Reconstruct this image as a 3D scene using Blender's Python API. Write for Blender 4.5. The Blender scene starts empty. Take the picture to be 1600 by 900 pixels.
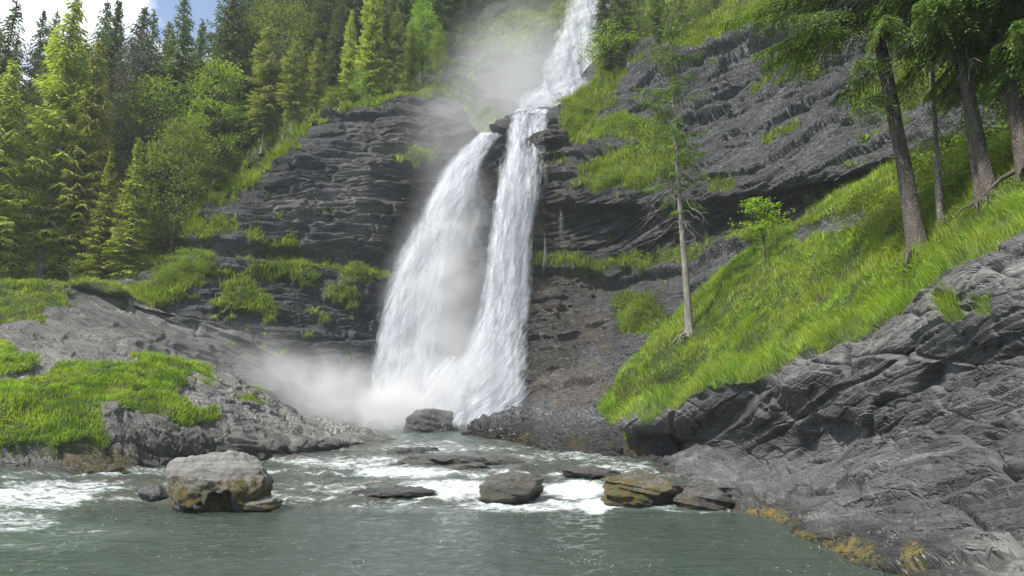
import bpy, math, random
import numpy as np
from mathutils import Vector, Matrix
R = math.radians
SC = bpy.context.scene
COL = SC.collection
# ------------------------------------------------------------------ camera
F = 1155.0; PITCH = R(11.74); H = 1.7
cs, sn = math.cos(PITCH), math.sin(PITCH)
cd = bpy.data.cameras.new('camera'); cam = bpy.data.objects.new('camera', cd); COL.objects.link(cam)
cam.location = (0, 0, H); cam.rotation_euler = (R(90) + PITCH, 0, 0)
cd.sensor_width = 36; cd.lens = 36 * F / 1600; cd.clip_end = 6000; cd.clip_start = .1
SC.camera = cam
# ------------------------------------------------------------------ sky and sun
SUN_EL, SUN_AZ = R(50), R(-128)           # azimuth clockwise from +Y
w = bpy.data.worlds.new('World'); SC.world = w; w.use_nodes = True
nt = w.node_tree; nt.nodes.clear()
def N(t, typ, **k):
    n = t.nodes.new(typ)
    for a, b in k.items():
        if a.startswith('i_'):
            key = a[2:]; key = int(key) if key.isdigit() else key.replace('_', ' ')
            n.inputs[key].default_value = b
        else: setattr(n, a, b)
    return n
L = lambda t, a, b: t.links.new(a, b)
sky = N(nt, 'ShaderNodeTexSky', sky_type='NISHITA', sun_disc=False, sun_elevation=SUN_EL, sun_rotation=SUN_AZ, altitude=800, dust_density=.3, ozone_density=3)
tc = N(nt, 'ShaderNodeTexCoord')
mp = N(nt, 'ShaderNodeMapping'); mp.inputs['Scale'].default_value = (1, 1, 2.0); mp.inputs['Location'].default_value = (.13, .0, .0)
nz = N(nt, 'ShaderNodeTexNoise', i_Scale=4.2, i_Detail=9, i_Roughness=.55)
rp = N(nt, 'ShaderNodeValToRGB'); rp.color_ramp.elements[0].position = .47; rp.color_ramp.elements[1].position = .56
cl = N(nt, 'ShaderNodeMixRGB'); cl.inputs[2].default_value = (9.5, 9.8, 10.5, 1)
bg = N(nt, 'ShaderNodeBackground', i_Strength=.10); wo = N(nt, 'ShaderNodeOutputWorld')
L(nt, tc.outputs['Generated'], mp.inputs[0]); L(nt, mp.outputs[0], nz.inputs[0]); L(nt, nz.outputs[0], rp.inputs[0])
L(nt, rp.outputs[0], cl.inputs[0]); L(nt, sky.outputs[0], cl.inputs[1]); L(nt, cl.outputs[0], bg.inputs[0]); L(nt, bg.outputs[0], wo.inputs[0])
sl = bpy.data.lights.new('sun', 'SUN'); sl.energy = 4.6; sl.angle = R(2.0); sl.color = (1, .95, .86)
so = bpy.data.objects.new('sun', sl); COL.objects.link(so)
sd = Vector((math.sin(SUN_AZ) * math.cos(SUN_EL), math.cos(SUN_AZ) * math.cos(SUN_EL), math.sin(SUN_EL)))
so.rotation_euler = sd.to_track_quat('Z', 'Y').to_euler()
SC.view_settings.view_transform = 'Standard'; SC.view_settings.look = 'None'
SC.view_settings.exposure = 1.0; SC.view_settings.gamma = 1
SC.render.engine = 'CYCLES'
SC.cycles.max_bounces = 6; SC.cycles.transparent_max_bounces = 24; SC.cycles.volume_bounces = 2
SC.cycles.volume_step_rate = 2.0; SC.cycles.volume_max_steps = 128
# ------------------------------------------------------------------ numeric helpers
rng = np.random.default_rng(7)
def P(px, py, d):
    u = (px - 800) / F; v = (450 - py) / F
    dy = cs - v * sn; dz = sn + v * cs; t = d / dy
    return (u * t, d, H + dz * t)
def proj(V):
    yc = V[..., 1] * cs + (V[..., 2] - H) * sn; zc = -V[..., 1] * sn + (V[..., 2] - H) * cs
    yc = np.where(yc < .2, .2, yc)
    return 800 + F * V[..., 0] / yc, 450 - F * zc / yc
def hsh(i, j, k):
    i = i.astype(np.int64); j = j.astype(np.int64); k = k.astype(np.int64)
    n = (i * 374761393 + j * 668265263 + k * 2147483647 + 1013904223) & 0xffffffff
    n = ((n ^ (n >> 13)) * 1274126177) & 0xffffffff
    n = ((n ^ (n >> 16)) * 2246822519) & 0xffffffff
    return ((n ^ (n >> 15)) & 0xffffff) / float(0xffffff)
def noise(x, y, z=0.):
    x, y, z = np.broadcast_arrays(np.asarray(x, float), np.asarray(y, float), np.asarray(z, float))
    i, j, k = np.floor(x), np.floor(y), np.floor(z)
    a, b, c = x - i, y - j, z - k
    a = a * a * (3 - 2 * a); b = b * b * (3 - 2 * b); c = c * c * (3 - 2 * c)
    r = 0
    for di in (0, 1):
        for dj in (0, 1):
            for dk in (0, 1):
                wt = (a if di else 1 - a) * (b if dj else 1 - b) * (c if dk else 1 - c)
                r = r + wt * hsh(i + di, j + dj, k + dk)
    return r * 2 - 1
def fbm(x, y, z=0., o=4, g=.5):
    r = 0; am = 1.; s = 1.
    for q in range(o):
        r = r + am * noise(x * s + q * 17.3, y * s - q * 9.1, z * s + q * 5.7); am *= g; s *= 2.03
    return r
def sstep(a, b, x):
    t = np.clip((x - a) / (b - a), 0, 1); return t * t * (3 - 2 * t)
def cr(Pc, n):
    m = Pc.shape[0]; t = np.linspace(0, m - 1, n); i = np.minimum(t.astype(int), m - 2); f = (t - i)
    f = f.reshape((-1,) + (1,) * (Pc.ndim - 1))
    ext = np.concatenate([2 * Pc[:1] - Pc[1:2], Pc, 2 * Pc[-1:] - Pc[-2:-1]])
    p0, p1, p2, p3 = ext[i], ext[i + 1], ext[i + 2], ext[i + 3]
    return .5 * (2 * p1 + (p2 - p0) * f + (2 * p0 - 5 * p1 + 4 * p2 - p3) * f * f + (3 * p1 - p0 - 3 * p2 + p3) * f ** 3)
def respace(V):
    """even out spacing along axis 0 (arc length averaged over the columns)"""
    n = V.shape[0]; dl = np.linalg.norm(np.diff(V, axis=0), axis=2)
    # weight by closeness so nearer parts get more vertices
    dm = .5 * (V[1:] + V[:-1]); dl = dl / (np.linalg.norm(dm, axis=2) + 4)
    s = np.concatenate([[0], np.cumsum(dl.mean(axis=1))]); s /= s[-1]
    t = np.interp(np.linspace(0, 1, n), s, np.arange(n)); i = np.minimum(t.astype(int), n - 2); f = (t - i)[:, None, None]
    return V[i] * (1 - f) + V[i + 1] * f
def loft(ctrl, n, m):
    A = np.array([[P(*c) if len(c) == 3 else c[:3] for c in row] for row in ctrl], float)
    V = cr(A, n); V = cr(V.transpose(1, 0, 2), m).transpose(1, 0, 2)
    V = respace(V); V = respace(V.transpose(1, 0, 2)).transpose(1, 0, 2)
    return V
def gnorm(V, k=1):
    du = np.gradient(V, axis=0); dv = np.gradient(V, axis=1)
    n = np.cross(dv, du); n /= np.linalg.norm(n, axis=2, keepdims=True) + 1e-9
    c = np.array([0, 0, H]) - V
    if (n * c).sum(axis=2).mean() < 0: n = -n
    return n
def smooth(A, it):
    for _ in range(it):
        B = A.copy(); B[1:-1] = (A[:-2] + 2 * A[1:-1] + A[2:]) / 4; A = B.copy()
        A[:, 1:-1] = (B[:, :-2] + 2 * B[:, 1:-1] + B[:, 2:]) / 4
    return A
def inpoly(px, py, poly, soft=0):
    r = np.zeros(px.shape, bool); n = len(poly)
    for a in range(n):
        x1, y1 = poly[a]; x2, y2 = poly[(a + 1) % n]
        if y1 == y2: continue
        c = ((y1 > py) != (y2 > py)) & (px < (x2 - x1) * (py - y1) / (y2 - y1) + x1)
        r ^= c
    return r
def mask(V, polys, wob=14, sc=.8):
    px, py = proj(V); x, y, z = V[..., 0], V[..., 1], V[..., 2]
    px = px + wob * fbm(x * sc, y * sc, z * sc, 3); py = py + wob * .7 * fbm(x * sc + 40, y * sc, z * sc, 3)
    r = np.zeros(px.shape)
    for p in polys: r = np.maximum(r, inpoly(px, py, p))
    return r
def facets(a, b, seed, tilt=.8):
    """broken plates: every cell of an irregular pattern is one flat, slightly tilted face"""
    i0, j0 = np.floor(a), np.floor(b); best = np.full(a.shape, 9.); out = np.zeros(a.shape); sec = np.full(a.shape, 9.)
    for di in (-1, 0, 1):
        for dj in (-1, 0, 1):
            i, j = i0 + di, j0 + dj; o = i * 0 + seed
            fa = i + hsh(i, j, o); fb = j + hsh(i, j, o + 1); q = (a - fa) ** 2 + (b - fb) ** 2
            v = (hsh(i, j, o + 2) * 2 - 1) + tilt * ((hsh(i, j, o + 3) * 2 - 1) * (a - fa) + (hsh(i, j, o + 4) * 2.4 - .6) * (b - fb))
            n_ = q < best; sec = np.where(n_, best, np.minimum(sec, q)); out = np.where(n_, v, out); best = np.where(n_, q, best)
    return out - .6 * np.exp(-((np.sqrt(sec) - np.sqrt(best)) / .05) ** 2)
def strata(V, nrm, amps, along=.12, warp=.5, seed=0, adir=(1., .6), blen=1., jit=.6, bend=None, blk=.75):
    """bedding relief: every bed juts out by its own amount and is broken into blocks by joints"""
    nrm = np.array(nrm, float); nrm /= np.linalg.norm(nrm)
    x, y, z = V[..., 0], V[..., 1], V[..., 2]
    s0 = V @ nrm + warp * fbm(x * .09 + seed, y * .09, z * .09, 3)
    if bend is not None: s0 = s0 + bend(V)
    d = 0; al_ = np.hypot(*adir); c0 = (x * adir[0] + y * adir[1]) / al_
    for q, (T, am) in enumerate(amps):
        s = s0 / T + .30 * noise(x * .4 / T ** .5, y * .4 / T ** .5, z * .4 / T ** .5 + 9 * q)
        k = np.floor(s); f = s - k; al = along / T ** .6
        jw = .35 * noise(x * 1.1 / T, y * 1.1 / T, z * 1.1 / T + q)
        def lay(kk):
            W = blen * T * (3 + 5 * hsh(kk, kk * 0 + 3, kk * 0 + q)); c = c0 / W + hsh(kk, kk * 0, kk * 0 + 7) * 9 + jw * jit
            ci = np.floor(c); cf = c - ci; b = hsh(kk, ci, ci * 0 + seed) * 2 - 1; b2 = hsh(kk, ci + 1, ci * 0 + seed) * 2 - 1; tt = sstep(.90, 1, cf)
            blk = b * (1 - tt) + b2 * tt - .5 * np.exp(-((cf - .93) / .05) ** 2)
            return blk_ * blk + .7 * np.tanh(2.2 * noise(x * al + kk * 3.7, y * al + kk * 1.3, z * al * .5 + kk * 7.7 + seed))
        blk_ = blk * (1 if q < 2 else .3)
        a, b = lay(k), lay(k + 1)
        t = sstep(.90, 1, f)
        d = d + am * (a * (1 - t) + b * t + .5 * (f - .5) * (1 - t) - .45 * np.exp(-((f - .93) / .05) ** 2))
    return d, s0
# ------------------------------------------------------------------ mesh building
def link(name, me, mat=None, parent=None):
    o = bpy.data.objects.new(name, me); COL.objects.link(o)
    if mat and me: me.materials.append(mat)
    if parent: o.parent = parent
    return o
def mkmesh(name, V, Q=None, T=None, attrs=None, smoothf=True):
    me = bpy.data.meshes.new(name); V = np.asarray(V, np.float32).reshape(-1, 3)
    Q = np.zeros((0, 4), np.int32) if Q is None else np.asarray(Q, np.int32)
    T = np.zeros((0, 3), np.int32) if T is None else np.asarray(T, np.int32)
    me.vertices.add(len(V)); me.vertices.foreach_set('co', V.ravel())
    nl = Q.size + T.size; me.loops.add(nl); me.loops.foreach_set('vertex_index', np.concatenate([Q.ravel(), T.ravel()]))
    st = np.concatenate([np.arange(len(Q)) * 4, Q.size + np.arange(len(T)) * 3]).astype(np.int32)
    me.polygons.add(len(st)); me.polygons.foreach_set('loop_start', st)
    me.polygons.foreach_set('use_smooth', np.full(len(st), smoothf))
    me.update(calc_edges=True)
    for k, a in (attrs or {}).items():
        a = np.asarray(a, np.float32)
        if a.ndim > 1 and a.shape[-1] == 3:
            at = me.attributes.new(k, 'FLOAT_VECTOR', 'POINT'); at.data.foreach_set('vector', a.ravel())
        else:
            at = me.attributes.new(k, 'FLOAT', 'POINT'); at.data.foreach_set('value', a.ravel())
    return me
def gridq(n, m, wrap=False):
    i = np.arange(n - 1)[:, None]; j = np.arange(m if wrap else m - 1)[None]
    a = i * m + j; b = i * m + (j + 1) % m
    return np.stack([a, b, b + m, a + m], -1).reshape(-1, 4)
class Acc:
    def __init__(s): s.V = []; s.Q = []; s.T = []; s.A = []; s.n = 0
    def add(s, V, Q=None, T=None, a=0.):
        V = np.asarray(V, float).reshape(-1, 3)
        if Q is not None: s.Q.append(np.asarray(Q).reshape(-1, 4) + s.n)
        if T is not None: s.T.append(np.asarray(T).reshape(-1, 3) + s.n)
        s.A.append(np.broadcast_to(np.asarray(a, float), (len(V),)) if np.ndim(a) == 0 else np.asarray(a, float)); s.V.append(V); s.n += len(V)
    def mesh(s, name, smoothf=True):
        return mkmesh(name, np.concatenate(s.V), np.concatenate(s.Q) if s.Q else None, np.concatenate(s.T) if s.T else None, {'rnd': np.concatenate(s.A)}, smoothf)
def tube(acc, pts, rad, sides=7, a=.5, rough=0.):
    pts = np.asarray(pts, float); n = len(pts); rad = np.broadcast_to(rad, (n,))
    t = np.gradient(pts, axis=0); t /= np.linalg.norm(t, axis=1, keepdims=True) + 1e-9
    ref = np.array([0, 1., 0]) if abs(t[0, 2]) > .5 else np.array([0, 0, 1.])
    e1 = np.cross(t, ref); e1 /= np.linalg.norm(e1, axis=1, keepdims=True) + 1e-9; e2 = np.cross(t, e1)
    th = np.arange(sides) * 2 * math.pi / sides
    rr = rad[:, None] * np.ones(sides)[None]
    if rough: rr = rr * (1 + rough * noise(np.cos(th)[None] * 2 + pts[:, 2:3] * .1, np.sin(th)[None] * 2, pts[:, 2:3] * 1.1))
    V = pts[:, None] + rr[..., None] * (np.cos(th)[None, :, None] * e1[:, None] + np.sin(th)[None, :, None] * e2[:, None])
    acc.add(V, gridq(n, sides, True), a=a)
def cards(acc, p, d, nr, ln, wd, a, bend=.0):
    """leaf shaped quads: base p, direction d, face normal nr"""
    d = d / (np.linalg.norm(d, axis=1, keepdims=True) + 1e-9)
    sd_ = np.cross(d, nr); sd_ /= np.linalg.norm(sd_, axis=1, keepdims=True) + 1e-9
    up = np.cross(sd_, d); ln = np.asarray(ln)[:, None]; wd = np.asarray(wd)[:, None]
    V = np.stack([p, p + d * ln * .45 + sd_ * wd * .5 + up * ln * bend, p + d * ln, p + d * ln * .45 - sd_ * wd * .5 + up * ln * bend], 1)
    n = len(p); acc.add(V.reshape(-1, 3), np.arange(4 * n).reshape(n, 4), a=np.repeat(a, 4))
def tag(o, label=None, cat=None, group=None, kind=None):
    if label: o['label'] = label
    if cat: o['category'] = cat
    if group: o['group'] = group
    if kind: o['kind'] = kind
    return o
def empty(name, loc):
    o = bpy.data.objects.new(name, None); COL.objects.link(o); o.location = loc; o.empty_display_size = .3; return o
# ------------------------------------------------------------------ materials
def newmat(name):
    m = bpy.data.materials.new(name); m.use_nodes = True; t = m.node_tree; t.nodes.clear()
    return m, t, N(t, 'ShaderNodeOutputMaterial')
def ramp(t, fac, stops):
    r = N(t, 'ShaderNodeValToRGB'); e = r.color_ramp.elements
    while len(e) < len(stops): e.new(.5)
    for q, (p, c) in enumerate(stops): e[q].position = p; e[q].color = (c if len(c) == 4 else (*c, 1)) if not isinstance(c, float) else (c, c, c, 1)
    L(t, fac, r.inputs[0]); return r.outputs[0]
def mathn(t, op, a, b=None, clamp=False):
    n = N(t, 'ShaderNodeMath', operation=op, use_clamp=clamp)
    for q, v in enumerate((a, b)):
        if v is None: continue
        if isinstance(v, (int, float)): n.inputs[q].default_value = v
        else: L(t, v, n.inputs[q])
    return n.outputs[0]
def mixc(t, fac, a, b, mode='MIX'):
    n = N(t, 'ShaderNodeMixRGB', blend_type=mode)
    for q, v in enumerate((fac, a, b)):
        if isinstance(v, (int, float)): n.inputs[q].default_value = v
        elif isinstance(v, tuple): n.inputs[q].default_value = (*v, 1) if len(v) == 3 else v
        else: L(t, v, n.inputs[q])
    return n.outputs[0]
def attr(t, name): return N(t, 'ShaderNodeAttribute', attribute_name=name)
def noi(t, vec, sc, det=5, rough=.55, scale3=None, dist=0.):
    if scale3:
        m = N(t, 'ShaderNodeMapping'); m.inputs['Scale'].default_value = scale3; L(t, vec, m.inputs[0]); vec = m.outputs[0]
    n = N(t, 'ShaderNodeTexNoise', i_Scale=sc, i_Detail=det, i_Roughness=rough, i_Distortion=dist); L(t, vec, n.inputs['Vector']); return n.outputs[0]
def rock_material(name, lo, mid, hi, fine=1.0, rough=.62, bump=.5, crackscale=.45, crack_shade=.6, coord_attr='bed', st=(1., 1.), zf=1.):
    m, t, out = newmat(name)
    bed = attr(t, coord_attr).outputs['Vector'] if coord_attr else N(t, 'ShaderNodeTexCoord').outputs['Object']
    pos = N(t, 'ShaderNodeTexCoord').outputs['Object']
    n1 = noi(t, bed, 1, 7, .62, (.5 * fine * st[0], .5 * fine * st[1], 6 * fine * zf), .15)
    n2 = noi(t, bed, 1, 6, .65, (2.0 * fine * st[0], 2.0 * fine * st[1], 24 * fine * zf), .1)
    n3 = noi(t, pos, .35, 5, .6)
    n4 = noi(t, pos, 9 * fine, 5, .7)
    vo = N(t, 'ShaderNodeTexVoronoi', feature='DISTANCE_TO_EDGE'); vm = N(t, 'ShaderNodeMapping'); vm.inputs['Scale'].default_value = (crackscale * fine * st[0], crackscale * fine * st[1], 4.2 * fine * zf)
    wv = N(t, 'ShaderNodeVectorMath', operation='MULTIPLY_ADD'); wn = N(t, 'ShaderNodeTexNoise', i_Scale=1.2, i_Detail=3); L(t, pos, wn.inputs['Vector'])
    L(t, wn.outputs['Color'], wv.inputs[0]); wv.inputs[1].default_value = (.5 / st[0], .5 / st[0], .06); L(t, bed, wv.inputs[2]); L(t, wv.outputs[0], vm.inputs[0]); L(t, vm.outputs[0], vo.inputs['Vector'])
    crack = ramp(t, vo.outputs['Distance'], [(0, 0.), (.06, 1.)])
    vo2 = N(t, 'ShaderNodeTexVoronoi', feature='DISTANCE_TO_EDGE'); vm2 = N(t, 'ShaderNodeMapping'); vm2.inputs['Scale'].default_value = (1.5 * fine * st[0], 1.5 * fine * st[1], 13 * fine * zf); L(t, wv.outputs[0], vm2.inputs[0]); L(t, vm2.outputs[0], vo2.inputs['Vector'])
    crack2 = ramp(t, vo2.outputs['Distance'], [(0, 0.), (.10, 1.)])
    c = ramp(t, n1, [(.3, lo), (.52, mid), (.75, hi)])
    c = mixc(t, ramp(t, n3, [(.35, 0.), (.7, 1.)]), c, mixc(t, .5, c, hi))
    c = mixc(t, ramp(t, n2, [(.35, .55), (.55, 0.)]), c, lo)
    c = mixc(t, mathn(t, 'MULTIPLY', ramp(t, n4, [(.5, 0.), (.8, 1.)]), .25), c, hi)
    c = mixc(t, mathn(t, 'MULTIPLY', mathn(t, 'SUBTRACT', 1., mathn(t, 'MULTIPLY', crack, mathn(t, 'ADD', mathn(t, 'MULTIPLY', crack2, .4), .6))), crack_shade), c, lo)  # crevice shade painted into the colour along the cracks
    tan = attr(t, 'tan').outputs['Fac']
    c = mixc(t, mathn(t, 'MULTIPLY', tan, .62, True), c, mixc(t, n1, (.06, .05, .042), (.21, .175, .14)))
    pale = attr(t, 'pale').outputs['Fac']
    c = mixc(t, mathn(t, 'MULTIPLY', pale, ramp(t, n1, [(.3, .15), (.65, .8)])), c, mixc(t, n4, (.22, .22, .205), (.36, .35, .325)))
    wet = attr(t, 'wet').outputs['Fac']
    c = mixc(t, mathn(t, 'MULTIPLY', wet, .7), c, mixc(t, .9, c, (.012, .012, .013)))
    moss = attr(t, 'moss').outputs['Fac']
    mfac = mathn(t, 'MULTIPLY', moss, ramp(t, noi(t, pos, 7, 7, .75), [(.44, 0.), (.52, 1.)]), True)
    mc = mixc(t, ramp(t, noi(t, pos, 2.3, 4, .6), [(.4, 0.), (.6, 1.)]), mixc(t, n4, (.02, .024, .005), (.12, .115, .018)), mixc(t, n4, (.05, .035, .008), (.22, .15, .02)))
    c = mixc(t, mfac, c, mc)
    gr = attr(t, 'grass').outputs['Fac']
    gc = mixc(t, ramp(t, noi(t, pos, 1.3, 6, .65), [(.35, 0.), (.7, 1.)]), (.025, .045, .010), (.075, .13, .02))
    gc = mixc(t, ramp(t, n4, [(.45, 0.), (.6, .6)]), gc, (.06, .05, .025))
    c = mixc(t, gr, c, gc)
    b = N(t, 'ShaderNodeBsdfPrincipled'); L(t, c, b.inputs['Base Color'])
    rr = mathn(t, 'SUBTRACT', rough + .12, mathn(t, 'MULTIPLY', wet, .38)); rr = mathn(t, 'ADD', rr, mathn(t, 'MULTIPLY', mathn(t, 'SUBTRACT', n4, .5), .35), True)
    rr = mathn(t, 'MAXIMUM', rr, mathn(t, 'MULTIPLY', mathn(t, 'ADD', gr, mfac), .9), True)
    L(t, rr, b.inputs['Roughness'])
    hgt = mathn(t, 'ADD', mathn(t, 'MULTIPLY', n1, 1.2), mathn(t, 'MULTIPLY', n2, .55)); hgt = mathn(t, 'ADD', hgt, mathn(t, 'ADD', mathn(t, 'MULTIPLY', crack, .75), mathn(t, 'MULTIPLY', crack2, .35))); hgt = mathn(t, 'ADD', hgt, mathn(t, 'MULTIPLY', n4, .22))
    bp = N(t, 'ShaderNodeBump', i_Strength=bump, i_Distance=.28 / fine); L(t, hgt, bp.inputs['Height']); L(t, bp.outputs[0], b.inputs['Normal'])
    L(t, b.outputs[0], out.inputs[0]); return m
def leaf_material(name, dark, lit, alt, var=.25, trans=.45, sheen=0):
    m, t, out = newmat(name)
    rnd = attr(t, 'rnd').outputs['Fac']; oi = N(t, 'ShaderNodeObjectInfo').outputs['Random']
    pos = N(t, 'ShaderNodeTexCoord').outputs['Object']
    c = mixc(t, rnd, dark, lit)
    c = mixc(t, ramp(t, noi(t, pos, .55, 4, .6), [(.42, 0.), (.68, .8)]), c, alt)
    hv = N(t, 'ShaderNodeHueSaturation'); L(t, c, hv.inputs['Color']); L(t, mathn(t, 'ADD', mathn(t, 'MULTIPLY', oi, var * 2), 1 - var), hv.inputs['Value'])
    L(t, mathn(t, 'ADD', mathn(t, 'MULTIPLY', oi, .03), .485), hv.inputs['Hue'])
    b = N(t, 'ShaderNodeBsdfPrincipled', i_Roughness=.6); L(t, hv.outputs[0], b.inputs['Base Color'])
    tr = N(t, 'ShaderNodeBsdfTranslucent'); L(t, mixc(t, 1., hv.outputs[0], (1.25, 1.3, .55), 'MULTIPLY'), tr.inputs[0])
    mx = N(t, 'ShaderNodeMixShader', i_0=trans); L(t, b.outputs[0], mx.inputs[1]); L(t, tr.outputs[0], mx.inputs[2]); L(t, mx.outputs[0], out.inputs[0]); return m
def bark_material(name, lo, hi):
    m, t, out = newmat(name); pos = N(t, 'ShaderNodeTexCoord').outputs['Object']
    n1 = noi(t, pos, 1, 6, .65, (9, 9, 3)); n2 = noi(t, pos, 25, 4, .6); n3 = noi(t, pos, 1.1, 3)
    vo = N(t, 'ShaderNodeTexVoronoi', feature='DISTANCE_TO_EDGE', i_Scale=1.); mp_ = N(t, 'ShaderNodeMapping'); mp_.inputs['Scale'].default_value = (16, 16, 9); L(t, pos, mp_.inputs[0]); L(t, mp_.outputs[0], vo.inputs['Vector'])
    c = ramp(t, n1, [(.3, lo), (.7, hi)]); c = mixc(t, ramp(t, vo.outputs['Distance'], [(0, .7), (.12, 0.)]), c, tuple(x * .35 for x in lo))
    c = mixc(t, ramp(t, n3, [(.5, 0.), (.7, .5)]), c, (hi[0] * .8, hi[1] * 1., hi[2] * .7))
    b = N(t, 'ShaderNodeBsdfPrincipled', i_Roughness=.9); L(t, c, b.inputs['Base Color'])
    bp = N(t, 'ShaderNodeBump', i_Strength=.8, i_Distance=.03); L(t, mathn(t, 'ADD', mathn(t, 'ADD', n1, mathn(t, 'MULTIPLY', vo.outputs['Distance'], 1.5)), mathn(t, 'MULTIPLY', n2, .4)), bp.inputs['Height']); L(t, bp.outputs[0], b.inputs['Normal'])
    L(t, b.outputs[0], out.inputs[0]); return m
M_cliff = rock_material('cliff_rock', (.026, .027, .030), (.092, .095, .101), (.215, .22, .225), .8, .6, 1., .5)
M_bank = rock_material('bank_rock', (.020, .020, .021), (.056, .057, .059), (.165, .164, .160), 1.2, .50, .5, .42, crack_shade=.38, st=(2.6, .22), zf=.42)
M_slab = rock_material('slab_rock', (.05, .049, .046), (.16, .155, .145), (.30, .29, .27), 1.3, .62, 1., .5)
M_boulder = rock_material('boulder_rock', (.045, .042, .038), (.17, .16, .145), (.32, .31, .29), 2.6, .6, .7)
M_grass = leaf_material('grass_blade', (.075, .135, .012), (.28, .43, .030), (.34, .39, .05), .0, .45)
M_grassd = leaf_material('ledge_grass', (.08, .125, .018), (.26, .35, .04), (.30, .33, .06), .0, .45)
M_dry = leaf_material('dry_grass', (.13, .11, .055), (.30, .25, .13), (.16, .17, .05), .0, .3)
M_spruce = leaf_material('spruce_needles', (.034, .060, .018), (.135, .19, .05), (.09, .13, .032), .25, .25)
M_near = leaf_material('near_spruce_needles', (.04, .075, .014), (.15, .23, .035), (.09, .14, .03), .15, .35)
M_sprlit = leaf_material('sunlit_spruce_needles', (.10, .14, .018), (.38, .44, .06), (.32, .35, .055), .25, .4)  # brighter copy of the spruce needles, sunlight painted into the colour
M_larch = leaf_material('larch_needles', (.10, .13, .035), (.28, .34, .09), (.29, .31, .11), .25, .45)
M_leaf = leaf_material('broad_leaves', (.07, .12, .014), (.25, .34, .045), (.22, .28, .04), .2, .5)
M_leafb = leaf_material('bright_leaves', (.10, .17, .02), (.26, .38, .05), (.22, .31, .05), .1, .55)
M_hang = leaf_material('lichen_twigs', (.06, .065, .045), (.16, .16, .11), (.10, .11, .06), .2, .2)
M_bark = bark_material('spruce_bark', (.035, .029, .024), (.115, .098, .082))
M_barkl = bark_material('pale_bark', (.085, .076, .065), (.26, .24, .21))
M_dead = bark_material('dead_wood', (.17, .155, .135), (.38, .35, .31))
# ------------------------------------------------------------------ terrain
def terrain(name, V, mat, nrm=(0, 0, 1), amps=((1.7, .5), (.55, .22), (.17, .07)), polys=(), tanp=(), palep=(), wetf=None, mossf=None, allgrass=False, lump=.35, along=.12, notgrass=(), adir=(1., .6), blen=1., warp=.5, jit=.6, bend=None, blk=.75, fac=(), gain=None, palew=1., tufts=None, wob=14, seed=0, extra=None, grassamp=.22):
    n, m = V.shape[:2]; nb = smooth(gnorm(V), 12); nb /= np.linalg.norm(nb, axis=2, keepdims=True)
    x, y, z = V[..., 0], V[..., 1], V[..., 2]
    g = np.ones((n, m)) if allgrass else mask(V, polys, wob)
    if notgrass: g = g * (1 - mask(V, notgrass, wob))
    if tufts: g = np.maximum(g, tufts(V))
    gs = smooth(g, 4)
    d, s0 = strata(V, nrm, amps, along, seed=seed, adir=adir, blen=blen, warp=warp, jit=jit, bend=bend, blk=blk)
    if gain is not None: d = d * gain(V)
    for q, (ca, cb, sa, sb, am) in enumerate(fac):
        wa = .25 * fbm(x * .8 / sb, y * .8 / sb, z * .8 / sb + q, 2)
        d = d + am * facets((V @ np.array(ca)) / sa + wa, (V @ np.array(cb)) / sb + wa, seed * 10 + q)
    lf = fbm(x * .22 + seed, y * .22, z * .22, 4) * lump
    d = d + fbm(x * 1.1, y * 1.1, z * 2.2, 4) * amps[-1][1] * .8
    D = (1 - gs) * d + gs * (grassamp * fbm(x * .7, y * .7, z * .7, 4) + .10) + lf
    if extra is not None: D = D + extra(V)
    edge = np.minimum(np.minimum(np.arange(n)[:, None], n - 1 - np.arange(n)[:, None]) / 6., 1)
    V2 = V + nb * (D * edge)[..., None]
    n2 = gnorm(V2)
    bed = np.stack([x, y, s0], -1)
    at = {'grass': smooth(g, 1), 'bed': bed, 'tan': smooth(mask(V, tanp, 18), 3) if tanp else np.zeros((n, m)), 'pale': palew * smooth(mask(V, palep, 22), 3) if palep else np.zeros((n, m)),
          'wet': wetf(V2) if wetf else np.zeros((n, m)), 'moss': mossf(V2) * (1 - g) if mossf else np.zeros((n, m))}
    me = mkmesh(name, V2, gridq(n, m), None, at)
    o = link(name, me, mat); tag(o, kind='structure')
    return o, V2, n2, g
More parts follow.
